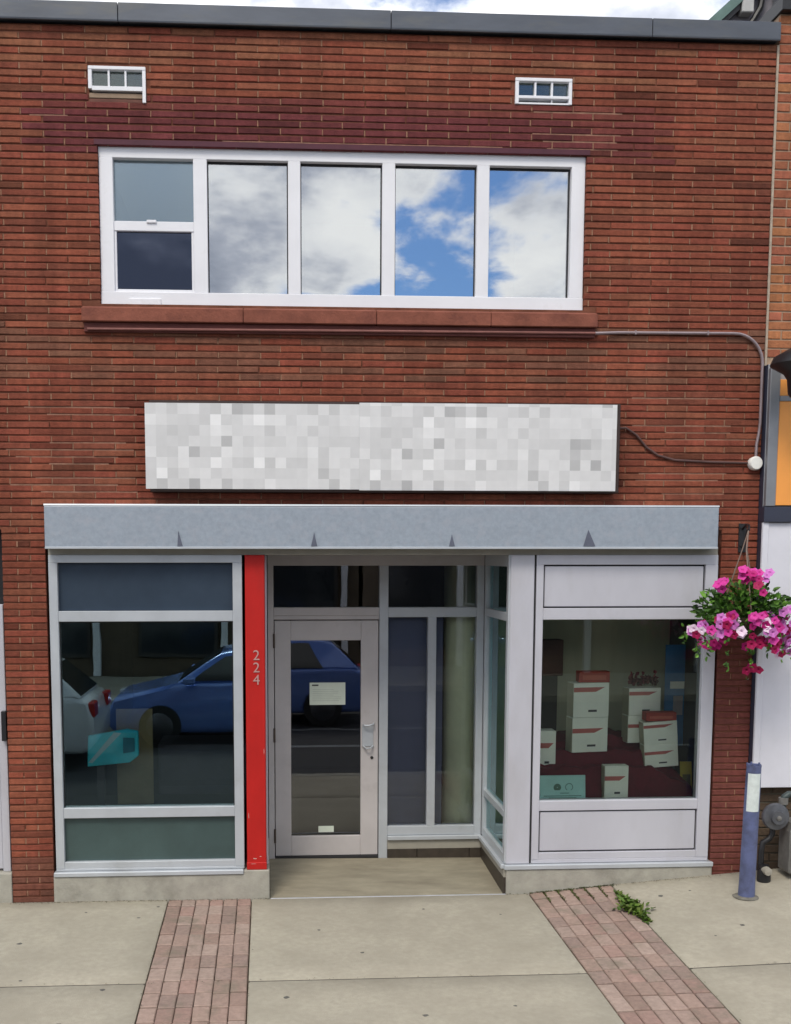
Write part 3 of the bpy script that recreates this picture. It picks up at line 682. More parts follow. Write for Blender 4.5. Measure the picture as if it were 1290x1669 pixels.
sc_ = MB().tube([(2.62, -.03, 3.545), (2.70, -.014, 3.55), (2.78, -.012, 3.50), (2.86, -.010, 3.41), (2.95, -.010, 3.35), (3.08, -.010, 3.315), (3.35, -.010, 3.302), (3.65, -.010, 3.297)], .009, 8).build('sign_cable', mat('brown_cable', (.09, .045, .04), .7, var=.2))
tag(sc_, 'dark brown cable sagging from the sign to the white round box', 'cable')

# ================================================================== NEIGHBOUR ON THE RIGHT
nb = thing('brick_building', (4.6, 0, 0), 'orange-brown brick building with white lower cladding at the right edge', 'building')
nwall = MB().box(3.771, 5.6, .008, .3, 4.03, 6.53).build('upper_wall', mat('neighbour_mortar', (.36, .25, .17), .95, var=.2, vscale=12), nb)
NCOL = [(.36, .14, .065), (.32, .115, .06), (.40, .16, .07), (.30, .10, .055), (.37, .12, .07)]
z = 6.52; r_ = 0
while z > 4.08:
    x = 3.771
    while x < 4.55:
        wd = (.11 if (r_ % 2 and x < 3.78) else .215)
        c = Vector(rnd.choice(NCOL)) * rnd.uniform(.85, 1.1)
        brick_obj(x, x + wd - .011, z - .057, z, nwall, c, rnd.uniform(-.001, .002), M_brick_o, d=.03)
        x += wd
    z -= .068; r_ += 1
bar('parapet_cap', M_black, nb, 3.755, 5.6, -.06, .35, 6.532, 6.64, .004)
bar('side_trim', M_navy, nb, 3.7535, 3.772, -.06, .02, .80, 4.02, .002)
bar('cladding', M_clad, nb, 3.7545, 5.6, -.072, -.0, .80, 2.848, .004)
bar('edge_trim', M_clad, nb, 3.754, 3.800, -.084, -.0725, .80, 2.848, .003)
bar('band', M_navy, nb, 3.752, 5.6, -.10, -.0, 2.8485, 2.965, .004)
bar('fascia', mat('fascia_grey', (.30, .31, .33), .5, var=.1), nb, 3.755, 5.6, -.062, -.0, 2.966, 4.02, .003)
bwall = MB().box(3.7545, 5.6, .04, .3, -.1, .80).build('base_wall', mat('base_mortar', (.10, .085, .06), .95, var=.3, vscale=9), nb)
z = .79; r_ = 0
while z > .05:
    x = 3.755
    while x < 4.3:
        wd = (.11 if (r_ % 2 and x < 3.78) else .215); c = Vector((.13, .09, .06)) * rnd.uniform(.6, 1.2)
        brick_obj(x, x + wd - .011, z - .057, z, bwall, c, rnd.uniform(-.001, .003), M_brick_o, ybase=.03, d=.03); x += wd
    z -= .068; r_ += 1
os_ = thing('shop_sign', (4.6, -.07, 2.98), 'orange sign panel in a grey frame on the neighbouring shop', 'sign')
bar('frame_bar', M_grey, os_, 3.758, 3.834, -.105, -.063, 2.968, 3.99, .004)
bar('sign_panel', M_orange, os_, 3.836, 5.5, -.098, -.063, 2.975, 3.745, .002)
bar('frame_bar', M_grey, os_, 3.836, 5.5, -.104, -.063, 3.746, 3.785, .003)
bar('sign_panel', M_orange, os_, 3.836, 5.5, -.096, -.063, 3.786, 3.905, .002)
lmp = thing('sign_lamp', (4.05, -.06, 3.9), 'black hooded lamp fixed over the orange sign', 'lamp')
MB().lathe([(.0, 4.075), (.10, 4.07), (.19, 4.02), (.215, 3.965), (.21, 3.955), (.12, 3.90), (.095, 3.86), (.085, 3.76), (.07, 3.735), (.0, 3.73)], (3.845, -.40, 0), 'z', 22).build('lamp_hood', M_black, lmp)
MB().tube([(4.05, -.0, 3.94), (4.05, -.15, 3.99), (4.0, -.3, 4.03), (3.9, -.39, 4.06)], .02, 8).build('arm', M_black, lmp)

# gas meter behind the bollard
gm = thing('gas_meter', (3.98, -.15, .10), 'grey gas meter with round regulator and pipes beside the blue bollard', 'gas meter')
MB().lathe([(.0, -.30), (.05, -.30), (.055, -.27), (.098, -.262), (.104, -.25), (.104, -.225), (.098, -.21), (.05, -.18), (.045, -.14), (.0, -.13)], (3.872, 0, .612), 'y', 26).build('regulator', M_meter, gm)
MB().lathe([(.0, -.315), (.018, -.31), (.022, -.29)], (3.872, 0, .612), 'y', 12).build('vent_plug', M_meter2, gm)
MB().tube([(3.872, -.2, .54), (3.872, -.2, .47), (3.85, -.2, .43), (3.80, -.2, .40), (3.79, -.2, .34), (3.79, -.2, .08)], .022, 10).build('pipe', M_black, gm)
MB().tube([(3.94, -.2, .60), (3.945, -.2, .72), (3.955, -.2, .755), (3.985, -.2, .775), (4.06, -.2, .775), (4.10, -.2, .75), (4.10, -.2, .56)], .026, 10).build('pipe', mat('pipe_green', (.045, .06, .06), .5, metal=.3, var=.2), gm)
MB().lathe([(.036, -.02), (.036, .03)], (3.948, -.2, .72), 'z', 10).build('fitting', M_meter2, gm)
MB().prism([(3.968, .17), (4.25, .17), (4.25, .50), (4.22, .575), (4.0, .575), (3.968, .50)], -.30, -.10, 'y').build('meter_case', M_meter2, gm, bevel=.015)
MB().lathe([(.05, .0), (.05, .09), (.036, .10), (.036, .13), (.0, .135)], (3.80, -.24, gz(3.79, -.2) - .005), 'z', 14).build('valve', M_black, gm)
MB().lathe([(.0, -.06), (.03, -.055), (.034, .0)], (3.80, -.26, .20), 'y', 12).build('tag', M_tan, gm)

# ================================================================== NEIGHBOUR ON THE LEFT
ln = thing('next_door_shop', (-2.4, .05, 0), 'pale grey door frame of the next shop left of the brick pier', 'shop')
bar('frame_bar', M_alu2, ln, -2.02, -1.962, .05, .13, .20, 2.235, .004)
bar('frame_bar', M_alu2, ln, -3.3, -2.02, .05, .13, 2.17, 2.235, .004)
bar('stile', M_alu2, ln, -2.15, -2.022, .06, .11, .22, 2.165, .004)
bar('rail', M_alu2, ln, -3.2, -2.15, .06, .11, .22, .45, .004)
pane('pane', G_shop, ln, -3.2, -2.15, .085, .45, 2.165)
bar('door_closer', M_black, ln, -1.99, -1.955, .0, .05, 1.215, 1.44, .004)
bar('transom_panel', M_black, ln, -3.4, -1.944, .16, .18, 2.236, 2.80, 0)
bar('threshold', M_conc, ln, -3.4, -1.946, -.01, .2, -.06, .20, .005)
bar('shop_wall', M_dark, ln, -3.4, -1.95, 1.6, 1.65, .0, 2.8, 0)

# ================================================================== building rising behind the roof
rb = thing('rear_building', (7, 6.0, 0), 'grey gabled wall with green edge behind the roof', 'building')
MB().prism([(4.2, 7.84), (7.6, 10.9), (11.0, 7.84), (11.0, 0), (4.2, 0)], 5.0, 11.0, 'y').build('wall', mat('rear_siding', (.20, .19, .215), .8, var=.14, vscale=3, stretch=(8, 1, .3)), rb)
ux, uz = .743, .669
def slope(x, z, t): return (x + ux * t, z + uz * t)
def band(d0, d1):
    a = (4.0 - uz * -d0, 7.66 + ux * -d0)
    p = lambda t, d: (4.0 + ux * t + uz * d, 7.66 + uz * t - ux * d)
    return [p(0, d0), p(4.84, d0), p(4.84, d1), p(0, d1)]
MB().prism(band(-.05, .05), 4.86, 11.0, 'y').build('verge_trim', mat('verge_green', (.10, .17, .15), .5, var=.2), rb)
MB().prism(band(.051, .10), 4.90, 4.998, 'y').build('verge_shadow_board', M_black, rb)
MB().tube([(5.80, 4.93, 10.0), (5.785, 4.93, 9.05), (5.76, 4.93, 8.92), (5.69, 4.93, 8.80), (5.60, 4.93, 8.66), (5.60, 4.93, 7.0)], .035, 8).build('downpipe', M_black, rb)
bar('vent_box', mat('vent_pale', (.45, .45, .44), .6), rb, 5.52, 5.66, 4.86, 4.998, 8.84, 9.06, .01)
bar('side_wall', M_grey, rb, 5.93, 6.2, 4.6, 4.998, 6.0, 9.6, .01)

# ================================================================== hanging flower basket and its bracket
bk = thing('basket_bracket', (3.63, 0, 2.70), 'dark iron wall bracket holding the flower basket on the right pier', 'bracket')
bar('back_plate', M_black, bk, 3.60, 3.66, -.012, .002, 2.62, 2.84, .003)
MB().tube([(3.63, -.01, 2.80), (3.61, -.12, 2.83), (3.57, -.25, 2.82), (3.53, -.34, 2.78)], .009, 8).build('arm', M_black, bk)
MB().tube([(3.63, -.01, 2.66), (3.61, -.10, 2.70), (3.58, -.20, 2.79)], .007, 8).build('brace', M_black, bk)
BC = Vector((3.50, -.36, 2.12))
hb = thing('hanging_basket', (BC.x, BC.y, BC.z - .16), 'hanging basket of pink, magenta and white petunias on the right brick pier', 'flower basket')
MB().lathe([(.0, -.14), (.08, -.13), (.14, -.08), (.17, .0), (.175, .03), (.165, .03), (.15, 0)], BC, 'z', 20).build('basket', mat('coir_liner', (.05, .035, .02), .95, var=.3, vscale=40), hb)
for k in range(3):
    a = k * 2.094 + .5
    MB().tube([(BC.x + .165 * math.cos(a), BC.y + .165 * math.sin(a), BC.z + .03), (BC.x + .02 * math.cos(a), BC.y + .02 * math.sin(a) + .0, BC.z + .52), (BC.x + .028, BC.y + .02, BC.z + .66)], .0045, 6).build('chain', mat('chain_tan', (.20, .14, .11), .6), hb)
lf = MB(); r2 = random.Random(11)
LC = [(.055, .14, .016), (.075, .19, .02), (.04, .10, .014), (.11, .24, .03), (.03, .07, .012)]
def leaf(mb, c, ax, nrm, ln, wd, col):
    ax = ax.normalized(); sd_ = ax.cross(nrm).normalized(); nn = sd_.cross(ax).normalized()
    p = [c, c + ax * ln * .35 + sd_ * wd + nn * wd * .3, c + ax * ln * .75 + sd_ * wd * .7 + nn * wd * .1, c + ax * ln - nn * ln * .15, c + ax * ln * .75 - sd_ * wd * .7 + nn * wd * .1, c + ax * ln * .35 - sd_ * wd + nn * wd * .3, c + ax * ln * .5 - nn * wd * .25]
    mb.add(p, [(0, 1, 6), (1, 2, 6), (2, 3, 6), (3, 4, 6), (4, 5, 6), (5, 0, 6)], col)
def rv(): 
    while True:
        v = Vector((r2.uniform(-1, 1), r2.uniform(-1, 1), r2.uniform(-1, 1)))
        if .05 < v.length < 1: return v
for i in range(1250):
    d = rv().normalized(); u = r2.random()
    rad = .30 * (.35 + .65 * u)
    c = BC + Vector((d.x * rad * 1.12, d.y * rad * .9, d.z * rad * (.72 if d.z > 0 else .42) + .07))
    out = (Vector((d.x, d.y, d.z * .5)) + rv() * .7 + Vector((0, 0, .15)))
    leaf(lf, c, out, (d + rv() * .6), r2.uniform(.035, .07), r2.uniform(.011, .02), tuple(Vector(r2.choice(LC)) * r2.uniform(.6, 1.25)))
strands = []
for (a, dr_, ex) in ((200, .24, .30), (235, .30, .26), (262, .36, .18), (300, .26, .28), (335, .24, .34), (180, .18, .33), (15, .22, .32), (285, .20, .24), (100, .2, .25), (60, .25, .28), (318, .30, .30), (218, .22, .34)):
    a = R(a); pts = []
    for k in range(7):
        t = k / 6; pts.append(BC + Vector((math.cos(a) * (.10 + ex * min(1, t * 1.5)), math.sin(a) * (.10 + ex * min(1, t * 1.5)) * .8, .06 - dr_ * t * t * 1.35)))
    strands.append(pts)
    for k in range(42):
        t = r2.random(); q = pts[min(5, int(t * 6))].lerp(pts[min(6, int(t * 6) + 1)], r2.random())
        leaf(lf, q + rv() * .02, rv() + Vector((0, 0, -.3)), rv(), r2.uniform(.025, .05), r2.uniform(.008, .014), tuple(Vector(r2.choice(LC)) * r2.uniform(.7, 1.3)))
fo = lf.build('foliage', M_leaf, hb, fixn=False); tag(fo, kind='stuff')
def flower_mesh(col, eye, nm):
    v = [(0, 0, -.022)]; n = 15
    for k in range(n):
        t = 2 * math.pi * k / n; rr = .030 + .0045 * math.cos(5 * t); v.append((.011 * math.cos(t), .011 * math.sin(t), -.004))
        v.append((rr * math.cos(t), rr * math.sin(t), .003 * math.cos(5 * t + 1.0) - .001))
    f = []; 
    for k in range(n):
        a, b = 1 + 2 * k, 1 + 2 * ((k + 1) % n); f += [(0, a, b), (a, a + 1, b + 1, b)]
    mb = MB(); mb.sm = True; mb.add(v, f)
    return mb.mesh('flower', mat(nm, col, .6, var=.14, vscale=40, spec=.3), fixn=False)
FM = [flower_mesh((.42, .006, .15), None, 'petal_magenta'), flower_mesh((.58, .04, .29), None, 'petal_pink'), flower_mesh((.80, .62, .76), None, 'petal_white'), flower_mesh((.34, .006, .075), None, 'petal_crimson'), flower_mesh((.56, .17, .50), None, 'petal_lilac')]
def flower(c, nrm, kind, sc):
    o = bpy.data.objects.new('flower', FM[kind]); reg(o, hb, c); o.scale = (sc, sc, sc)
    o.rotation_euler = nrm.normalized().to_track_quat('Z', 'Y').to_euler(); return o
TOC = (Vector(CAM) - BC).normalized()
def cluster(du, dv, dep, n, kinds, spread):
    for k in range(int(n * 1.6)):
        c = BC + Vector((du + r2.gauss(0, spread), dep + r2.uniform(-.05, .05), dv + r2.gauss(0, spread * .8)))
        nn = (c - BC).normalized() * .7 + TOC * .8 + rv() * .55
        flower(c, nn, r2.choice(kinds), r2.uniform(.9, 1.25))
cluster(-.20, .28, -.12, 4, (1, 1, 0), .035); cluster(-.03, .37, -.10, 5, (1, 1, 0, 4), .03); cluster(.12, .33, -.08, 5, (1, 0, 4), .045)
cluster(.0, .26, -.22, 2, (3, 0), .03)
cluster(-.22, -.02, -.24, 13, (0, 1, 1, 4, 2, 3), .055); cluster(-.38, -.05, -.12, 7, (2, 4, 3, 0), .04); cluster(-.03, .0, -.30, 6, (0, 1, 3, 2), .05)
cluster(.08, -.05, -.28, 8, (1, 4, 2, 0), .05); cluster(.24, .03, -.22, 9, (2, 4, 4, 0), .05); cluster(.30, -.10, -.18, 14, (3, 0, 3, 0, 4), .06)
cluster(.36, .06, -.10, 6, (0, 2, 4), .05); cluster(.02, -.14, -.22, 5, (3, 0), .035); cluster(.0, -.32, -.2, 3, (3, 0), .025); cluster(.13, -.14, -.24, 5, (3, 0, 1), .04)
cluster(-.2, -.10, .1, 6, (0, 1, 2), .08); cluster(.2, .0, .18, 6, (0, 1, 2), .08); cluster(-.25, -.16, -.14, 4, (3, 0), .04); cluster(.28, -.22, -.12, 3, (4, 2), .03)

# ================================================================== bollard
bo = thing('bollard', (3.549, -.50, gz(3.549, -.5)), 'leaning blue steel bollard with a pale sticker beside the right pier', 'bollard')
b0 = Vector((3.549, -.50, gz(3.549, -.5) - .02)); b1 = Vector((3.566, -.505, 1.066))
n_ = 8; pts = [b0.lerp(b1, k / n_) for k in range(n_ + 1)]
MB().tube(pts, [.061, .058, .057, .057, .056, .056, .055, .054, .052], 20, cap=False).build('post', M_boll, bo)
MB().lathe([(.0, -.03), (.046, -.028), (.046, .0), (.053, .004), (.054, -.012)], (b1.x, b1.y, b1.z), 'z', 20).build('cap', M_boll, bo)
for k in range(5):
    a = k * 1.257 + .3
    bar('rim_tab', M_boll, bo, b1.x + .047 * math.cos(a) - .006, b1.x + .047 * math.cos(a) + .006, b1.y + .047 * math.sin(a) - .006, b1.y + .047 * math.sin(a) + .006, b1.z - .01, b1.z + .016, .002)
st = MB(); seg = 8
vs = []
for zf in (.665, .945):
    c = b0.lerp(b1, zf)
    for k in range(seg + 1):
        a = R(205) + R(100) * k / seg; vs.append((c.x + .0565 * math.cos(a), c.y + .0565 * math.sin(a), c.z))
st.add(vs, [(k, k + 1, seg + 2 + k, seg + 1 + k) for k in range(seg)]); st.sm = True
st.build('sticker', M_sticker, bo)
tg = MB().lathe([(.0, .0), (.10, .0), (.085, .006), (.062, .011), (.0, .011)], (b0.x, b0.y, gz(b0.x, b0.y) - .002), 'z', 18).build('grout_collar', mat('grout', (.15, .14, .115), .95, var=.3, vscale=20), bo)

# ================================================================== weed in the pavement joint
wd_ = thing('weed', (2.66, -.55, gz(2.66, -.55)), 'leafy green weed growing in the paving joint by the right plinth', 'weed')
wl = MB()
WC = [(.065, .125, .012), (.09, .155, .02), (.05, .09, .012), (.12, .165, .03)]
for i in range(340):
    t = r2.random() ** .8; y = -.22 - .62 * t; big = math.exp(-((t - .55) / .22) ** 2)
    c = Vector((2.655 + .03 * t + r2.gauss(-.02 * big, .012 + .034 * big), y + r2.gauss(0, .02), 0)); c.z = gz(c.x, c.y) + r2.uniform(0, .012 + .03 * big)
    leaf(wl, c, Vector((r2.uniform(-1, 1), r2.uniform(-1, 1), r2.uniform(0, .8))), Vector((r2.uniform(-.4, .4), r2.uniform(-.4, .4), 1)), r2.uniform(.022, .04) + .055 * big * r2.random(), r2.uniform(.007, .012) + .016 * big * r2.random(), tuple(Vector(r2.choice(WC)) * r2.uniform(.7, 1.2)))
tag(wl.build('leaf_clump', M_leaf, wd_, fixn=False), kind='stuff')
ms = MB()
for i in range(900):
    if r2.random() < .6: x, y = r2.uniform(2.03, 2.70), -.012 - abs(r2.gauss(0, .012)) 
    else: x, y = 2.026 + .1088 * r2.choice((1, 2, 3, 4, 5)) + r2.gauss(0, .004), -r2.uniform(.02, .28)
    c = Vector((x, y, gz(x, y) - .004))
    leaf(ms, c, Vector((r2.uniform(-1, 1), r2.uniform(-1, 1), r2.uniform(.2, 1))), Vector((0, 0, 1)), r2.uniform(.008, .018), r2.uniform(.003, .006), tuple(Vector((.07, .085, .02)) * r2.uniform(.7, 1.3)))
mo = ms.build('moss', M_leaf, None, fixn=False); tag(mo, 'thin yellow-green moss in the paving joints along the right plinth', 'moss', kind='stuff')

# grit and leaf crumbs added along walls and joints, also for contact shading
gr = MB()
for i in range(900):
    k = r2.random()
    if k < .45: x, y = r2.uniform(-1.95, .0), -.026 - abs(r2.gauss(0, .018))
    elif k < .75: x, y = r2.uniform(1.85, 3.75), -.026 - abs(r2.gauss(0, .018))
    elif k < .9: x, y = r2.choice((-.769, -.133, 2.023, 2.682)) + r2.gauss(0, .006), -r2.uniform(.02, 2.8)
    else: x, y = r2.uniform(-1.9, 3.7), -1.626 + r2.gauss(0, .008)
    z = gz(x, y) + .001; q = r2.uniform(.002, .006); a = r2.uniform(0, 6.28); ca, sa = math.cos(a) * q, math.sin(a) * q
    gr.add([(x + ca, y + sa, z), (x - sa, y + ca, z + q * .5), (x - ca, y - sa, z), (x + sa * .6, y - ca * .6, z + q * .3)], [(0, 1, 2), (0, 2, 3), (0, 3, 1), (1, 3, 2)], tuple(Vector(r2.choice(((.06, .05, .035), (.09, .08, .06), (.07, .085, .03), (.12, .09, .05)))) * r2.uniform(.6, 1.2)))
gt = gr.build('grit', M_leaf, None, fixn=False); tag(gt, 'dark grit and crumbs, also contact shading, along the wall foot and paving joints', 'grit', kind='stuff')

# ================================================================== goods in the right window
def carton(x0, x1, z0, z1, y, label, depth=.13, tilt=0, yaw_=0, bands=1, side=True, group='white cartons in the window display'):
    t = thing('carton', ((x0 + x1) / 2, y + depth / 2, z0), label, 'box', group)
    b = MB().box(x0, x1, y, y + depth, z0, z1).build('box', M_carton, t, bevel=.002)
    w_ = x1 - x0; h = z1 - z0
    zb = z0 + h * (.74 if 'upper' in label else .56)
    MB().prism([(x0 - .0, zb), (x0 + w_ * .62, zb), (x0 + w_ * .88, zb + h * .13), (x0 - .0, zb + h * .13)], y - .002, y - .0005, 'y').build('red_band', M_cred, t)
    MB().box(x0 + w_ * .42, x0 + w_ * .66, y - .002, y - .0005, z0 + h * .16, z0 + h * .22).build('print_mark', M_ink, t)
    MB().box(x0 - .0018, x0 - .0004, y + .004, y + depth - .004, z0 + .004, z1 - .004).build('side_panel', M_cside, t)
    t.rotation_euler = (0, R(tilt), R(yaw_)); return t
carton(2.43, 2.734, 1.020, 1.300, .35, 'lower white carton of the taller stack left of centre in the right window', yaw_=8)
carton(2.435, 2.738, 1.302, 1.582, .352, 'upper white carton of the taller stack left of centre in the right window', yaw_=8)
carton(2.915, 3.185, 1.080, 1.302, .42, 'lower white carton of the rear stack right of centre in the right window', yaw_=5)
carton(2.918, 3.188, 1.304, 1.528, .422, 'upper white carton of the rear stack right of centre in the right window', yaw_=5)
carton(3.030, 3.305, .903, 1.090, .29, 'lower tilted white carton in front of the rear stack', depth=.11, tilt=-4)
carton(3.018, 3.293, 1.090, 1.272, .29, 'upper tilted white carton in front of the rear stack', depth=.11, tilt=-4)
carton(2.655, 2.845, .678, .945, .14, 'small white carton standing alone at the front of the right window', depth=.09)
carton(2.150, 2.305, .885, 1.200, .32, 'white carton cut off by the left frame of the right window')
for x0, x1, z0, z1, y, lb in ((2.495, 2.745, 1.584, 1.672, .36, 'flat red box on top of the taller carton stack'), (3.03, 3.28, 1.274, 1.345, .30, 'flat red box on top of the tilted cartons')):
    t = thing('red_box', ((x0 + x1) / 2, y + .05, z0), lb, 'box'); MB().box(x0, x1, y, y + .10, z0, z1).build('box', mat('red_card', (.33, .035, .022), .6, var=.1), t, bevel=.003)
    MB().box(x0 + .03, x1 - .03, y - .0018, y - .0004, z0 + .02, z1 - .03).build('label_strip', mat('red_card_b', (.45, .10, .06), .6), t)
# stepped stand under maroon cloth
cl = MB(); nxx, nyy = 40, 26; vv = []
for j in range(nyy + 1):
    for i in range(nxx + 1):
        x = 2.12 + 1.28 * i / nxx; y = .20 + .74 * j / nyy
        prof = .04 + .20 * min(1, max(0, (y - .20) / .06)) + .11 * min(1, max(0, (y - .32) / .03))
        prof *= min(1, max(.25, 1 - max(0, (x - 3.05)) / .5))
        prof += .10 * min(1, max(0, (y - .48) / .03)) * math.exp(-((x - 2.75) / .5) ** 2)
        zc = .678 + prof + .010 * math.sin(x * 26 + y * 9) + .006 * math.sin(x * 61 - y * 14)
        vv.append((x, y, max(.679, zc)))
cl.add(vv, [(j * (nxx + 1) + i, j * (nxx + 1) + i + 1, (j + 1) * (nxx + 1) + i + 1, (j + 1) * (nxx + 1) + i) for j in range(nyy) for i in range(nxx)]); cl.sm = True
k0 = len(cl.v); cl.add([(2.12 + 1.28 * i / nxx, .198, .678) for i in range(nxx + 1)], [])
cl.f += [(k0 + i, k0 + i + 1, i + 1, i) for i in range(nxx)]
tag(cl.build('display_cloth', M_maroon), 'dark maroon cloth draped over steps in the right shop window', 'cloth')
cdn = thing('counter_card', (2.31, .10, .678), 'pale teal card with two round emblems at the lower left of the right window', 'card')
MB().prism([(.10, .678), (.112, .678), (.132, .878), (.12, .878)], 2.128, 2.492, 'x').build('card', M_teal, cdn)
M_emb = mat('emblem_green', (.10, .20, .15), .6)
def ring(cx, cz, r0, r1, y, nm, m, par):
    mb = MB(); n = 24; v = []
    for k in range(n):
        t = 2 * math.pi * k / n; c, s_ = math.cos(t), math.sin(t); v += [(cx + r0 * c, y, cz + r0 * s_), (cx + r1 * c, y, cz + r1 * s_)]
    mb.add(v, [(2 * k, 2 * k + 1, (2 * k + 3) % (2 * n), (2 * k + 2) % (2 * n)) for k in range(n)]); return mb.build(nm, m, par)
ring(2.268, .785, .004, .030, .1085, 'emblem', M_emb, cdn); ring(2.362, .787, .026, .031, .1085, 'emblem', M_emb, cdn)
for q in ((2.29, 2.36, .738), (2.16, 2.46, .716), (2.2, 2.42, .700)): bar('print_line', M_emb, cdn, q[0], q[1], .1015, .1022, q[2], q[2] + .005, 0)
bn = thing('banner', (3.40, .60, .678), 'blue upright banner at the right side of the right shop window', 'banner')
MB().box(3.285, 3.452, .60, .606, 1.02, 1.865).build('sheet', M_blueb, bn)
MB().box(3.33, 3.45, .596, .5995, 1.50, 1.56).build('white_stripe', M_carton, bn); MB().box(3.36, 3.44, .596, .5995, 1.28, 1.44).build('picture', mat('banner_pale', (.35, .32, .33), .6), bn)
MB().box(3.36, 3.40, .61, .63, .678, 1.02).build('stand', M_grey, bn)
yc = thing('yellow_card', (3.39, .33, .678), 'yellow card in the lower right corner of the right window', 'card'); MB().prism([(.33, .678), (.338, .678), (.372, .93), (.364, .93)], 3.345, 3.44, 'x').build('card', M_yellow, yc); MB().prism([(.3262, .72), (.3285, .72), (.3415, .83), (.3392, .83)], 3.36, 3.425, 'x').build('print_block', mat('olive_ink', (.16, .13, .03), .6), yc)
fb = thing('dried_flowers', (3.08, .60, 1.2), 'bunch of dark red artificial flowers behind the rear carton stack', 'flowers')
fm = MB()
for i in range(160):
    c = Vector((3.10 + r2.uniform(-.12, .12), .60 + r2.gauss(0, .02), 1.555 + abs(r2.gauss(0, .022)))); leaf(fm, c, rv(), rv(), .04, .016, tuple(Vector((.13, .008, .02)) * r2.uniform(.5, 1.6)))
fm.build('petals', M_leaf, fb, fixn=False); MB().lathe([(.03, 1.10), (.05, 1.25), (.035, 1.50)], (3.09, .60, 0), 'z', 12).build('vase', M_maroon, fb)
db = thing('brown_box', (2.38, .75, .9), 'dark brown box at the back left of the right window', 'box')
MB().box(2.26, 2.46, .72, .86, 1.60, 1.90).build('box', mat('brown_card', (.07, .028, .02), .7, var=.3), db, bevel=.004); MB().box(2.30, 2.42, .74, .84, .69, 1.598).build('plinth', M_dark, db)

# ================================================================== goods in the left window
tt = thing('display_stand', (-1.20, .30, .60), 'turquoise plastic panel on a dark stand in the left window', 'display stand')
MB().prism([(-1.410, .955), (-1.08, .985), (-1.010, 1.04), (-1.010, 1.235), (-1.10, 1.25), (-1.40, 1.20)], .30, .34, 'y').build('panel', M_tote, tt, bevel=.006)
MB().prism([(-1.40, .99), (-1.37, .985), (-1.14, 1.22), (-1.20, 1.225)], .294, .299, 'y').build('pale_stripe', mat('pale_aqua', (.40, .62, .66), .5), tt)
MB().prism([(-1.13, 1.06), (-1.04, 1.075), (-1.04, 1.18), (-1.13, 1.185)], .294, .299, 'y').build('print_block', mat('deep_teal', (.01, .20, .27), .5), tt)
MB().box(-1.345, -1.285, .345, .40, .60, 1.2).build('stand', M_black, tt)
tb = thing('display_board', (-1.07, .55, .60), 'tan board standing behind the turquoise panel in the left window', 'board')
MB().box(-1.215, -.925, .55, .57, .60, 1.375).build('board', M_tanp, tb, bevel=.003); MB().box(-1.10, -1.04, .57, .70, .60, .64).build('foot', M_dark, tb)
cb = thing('filing_cabinet', (-.55, .95, 0), 'dark grey cabinet inside the left window', 'cabinet')
MB().box(-.92, -.18, .90, 1.40, .012, 1.02).build('body', mat('cabinet_grey', (.065, .062, .075), .6), cb, bevel=.004)
for zz in (.72, .42): MB().box(-.90, -.20, .892, .899, zz, zz + .25).build('drawer', mat('cabinet_grey_b', (.075, .07, .085), .55), cb, bevel=.003)

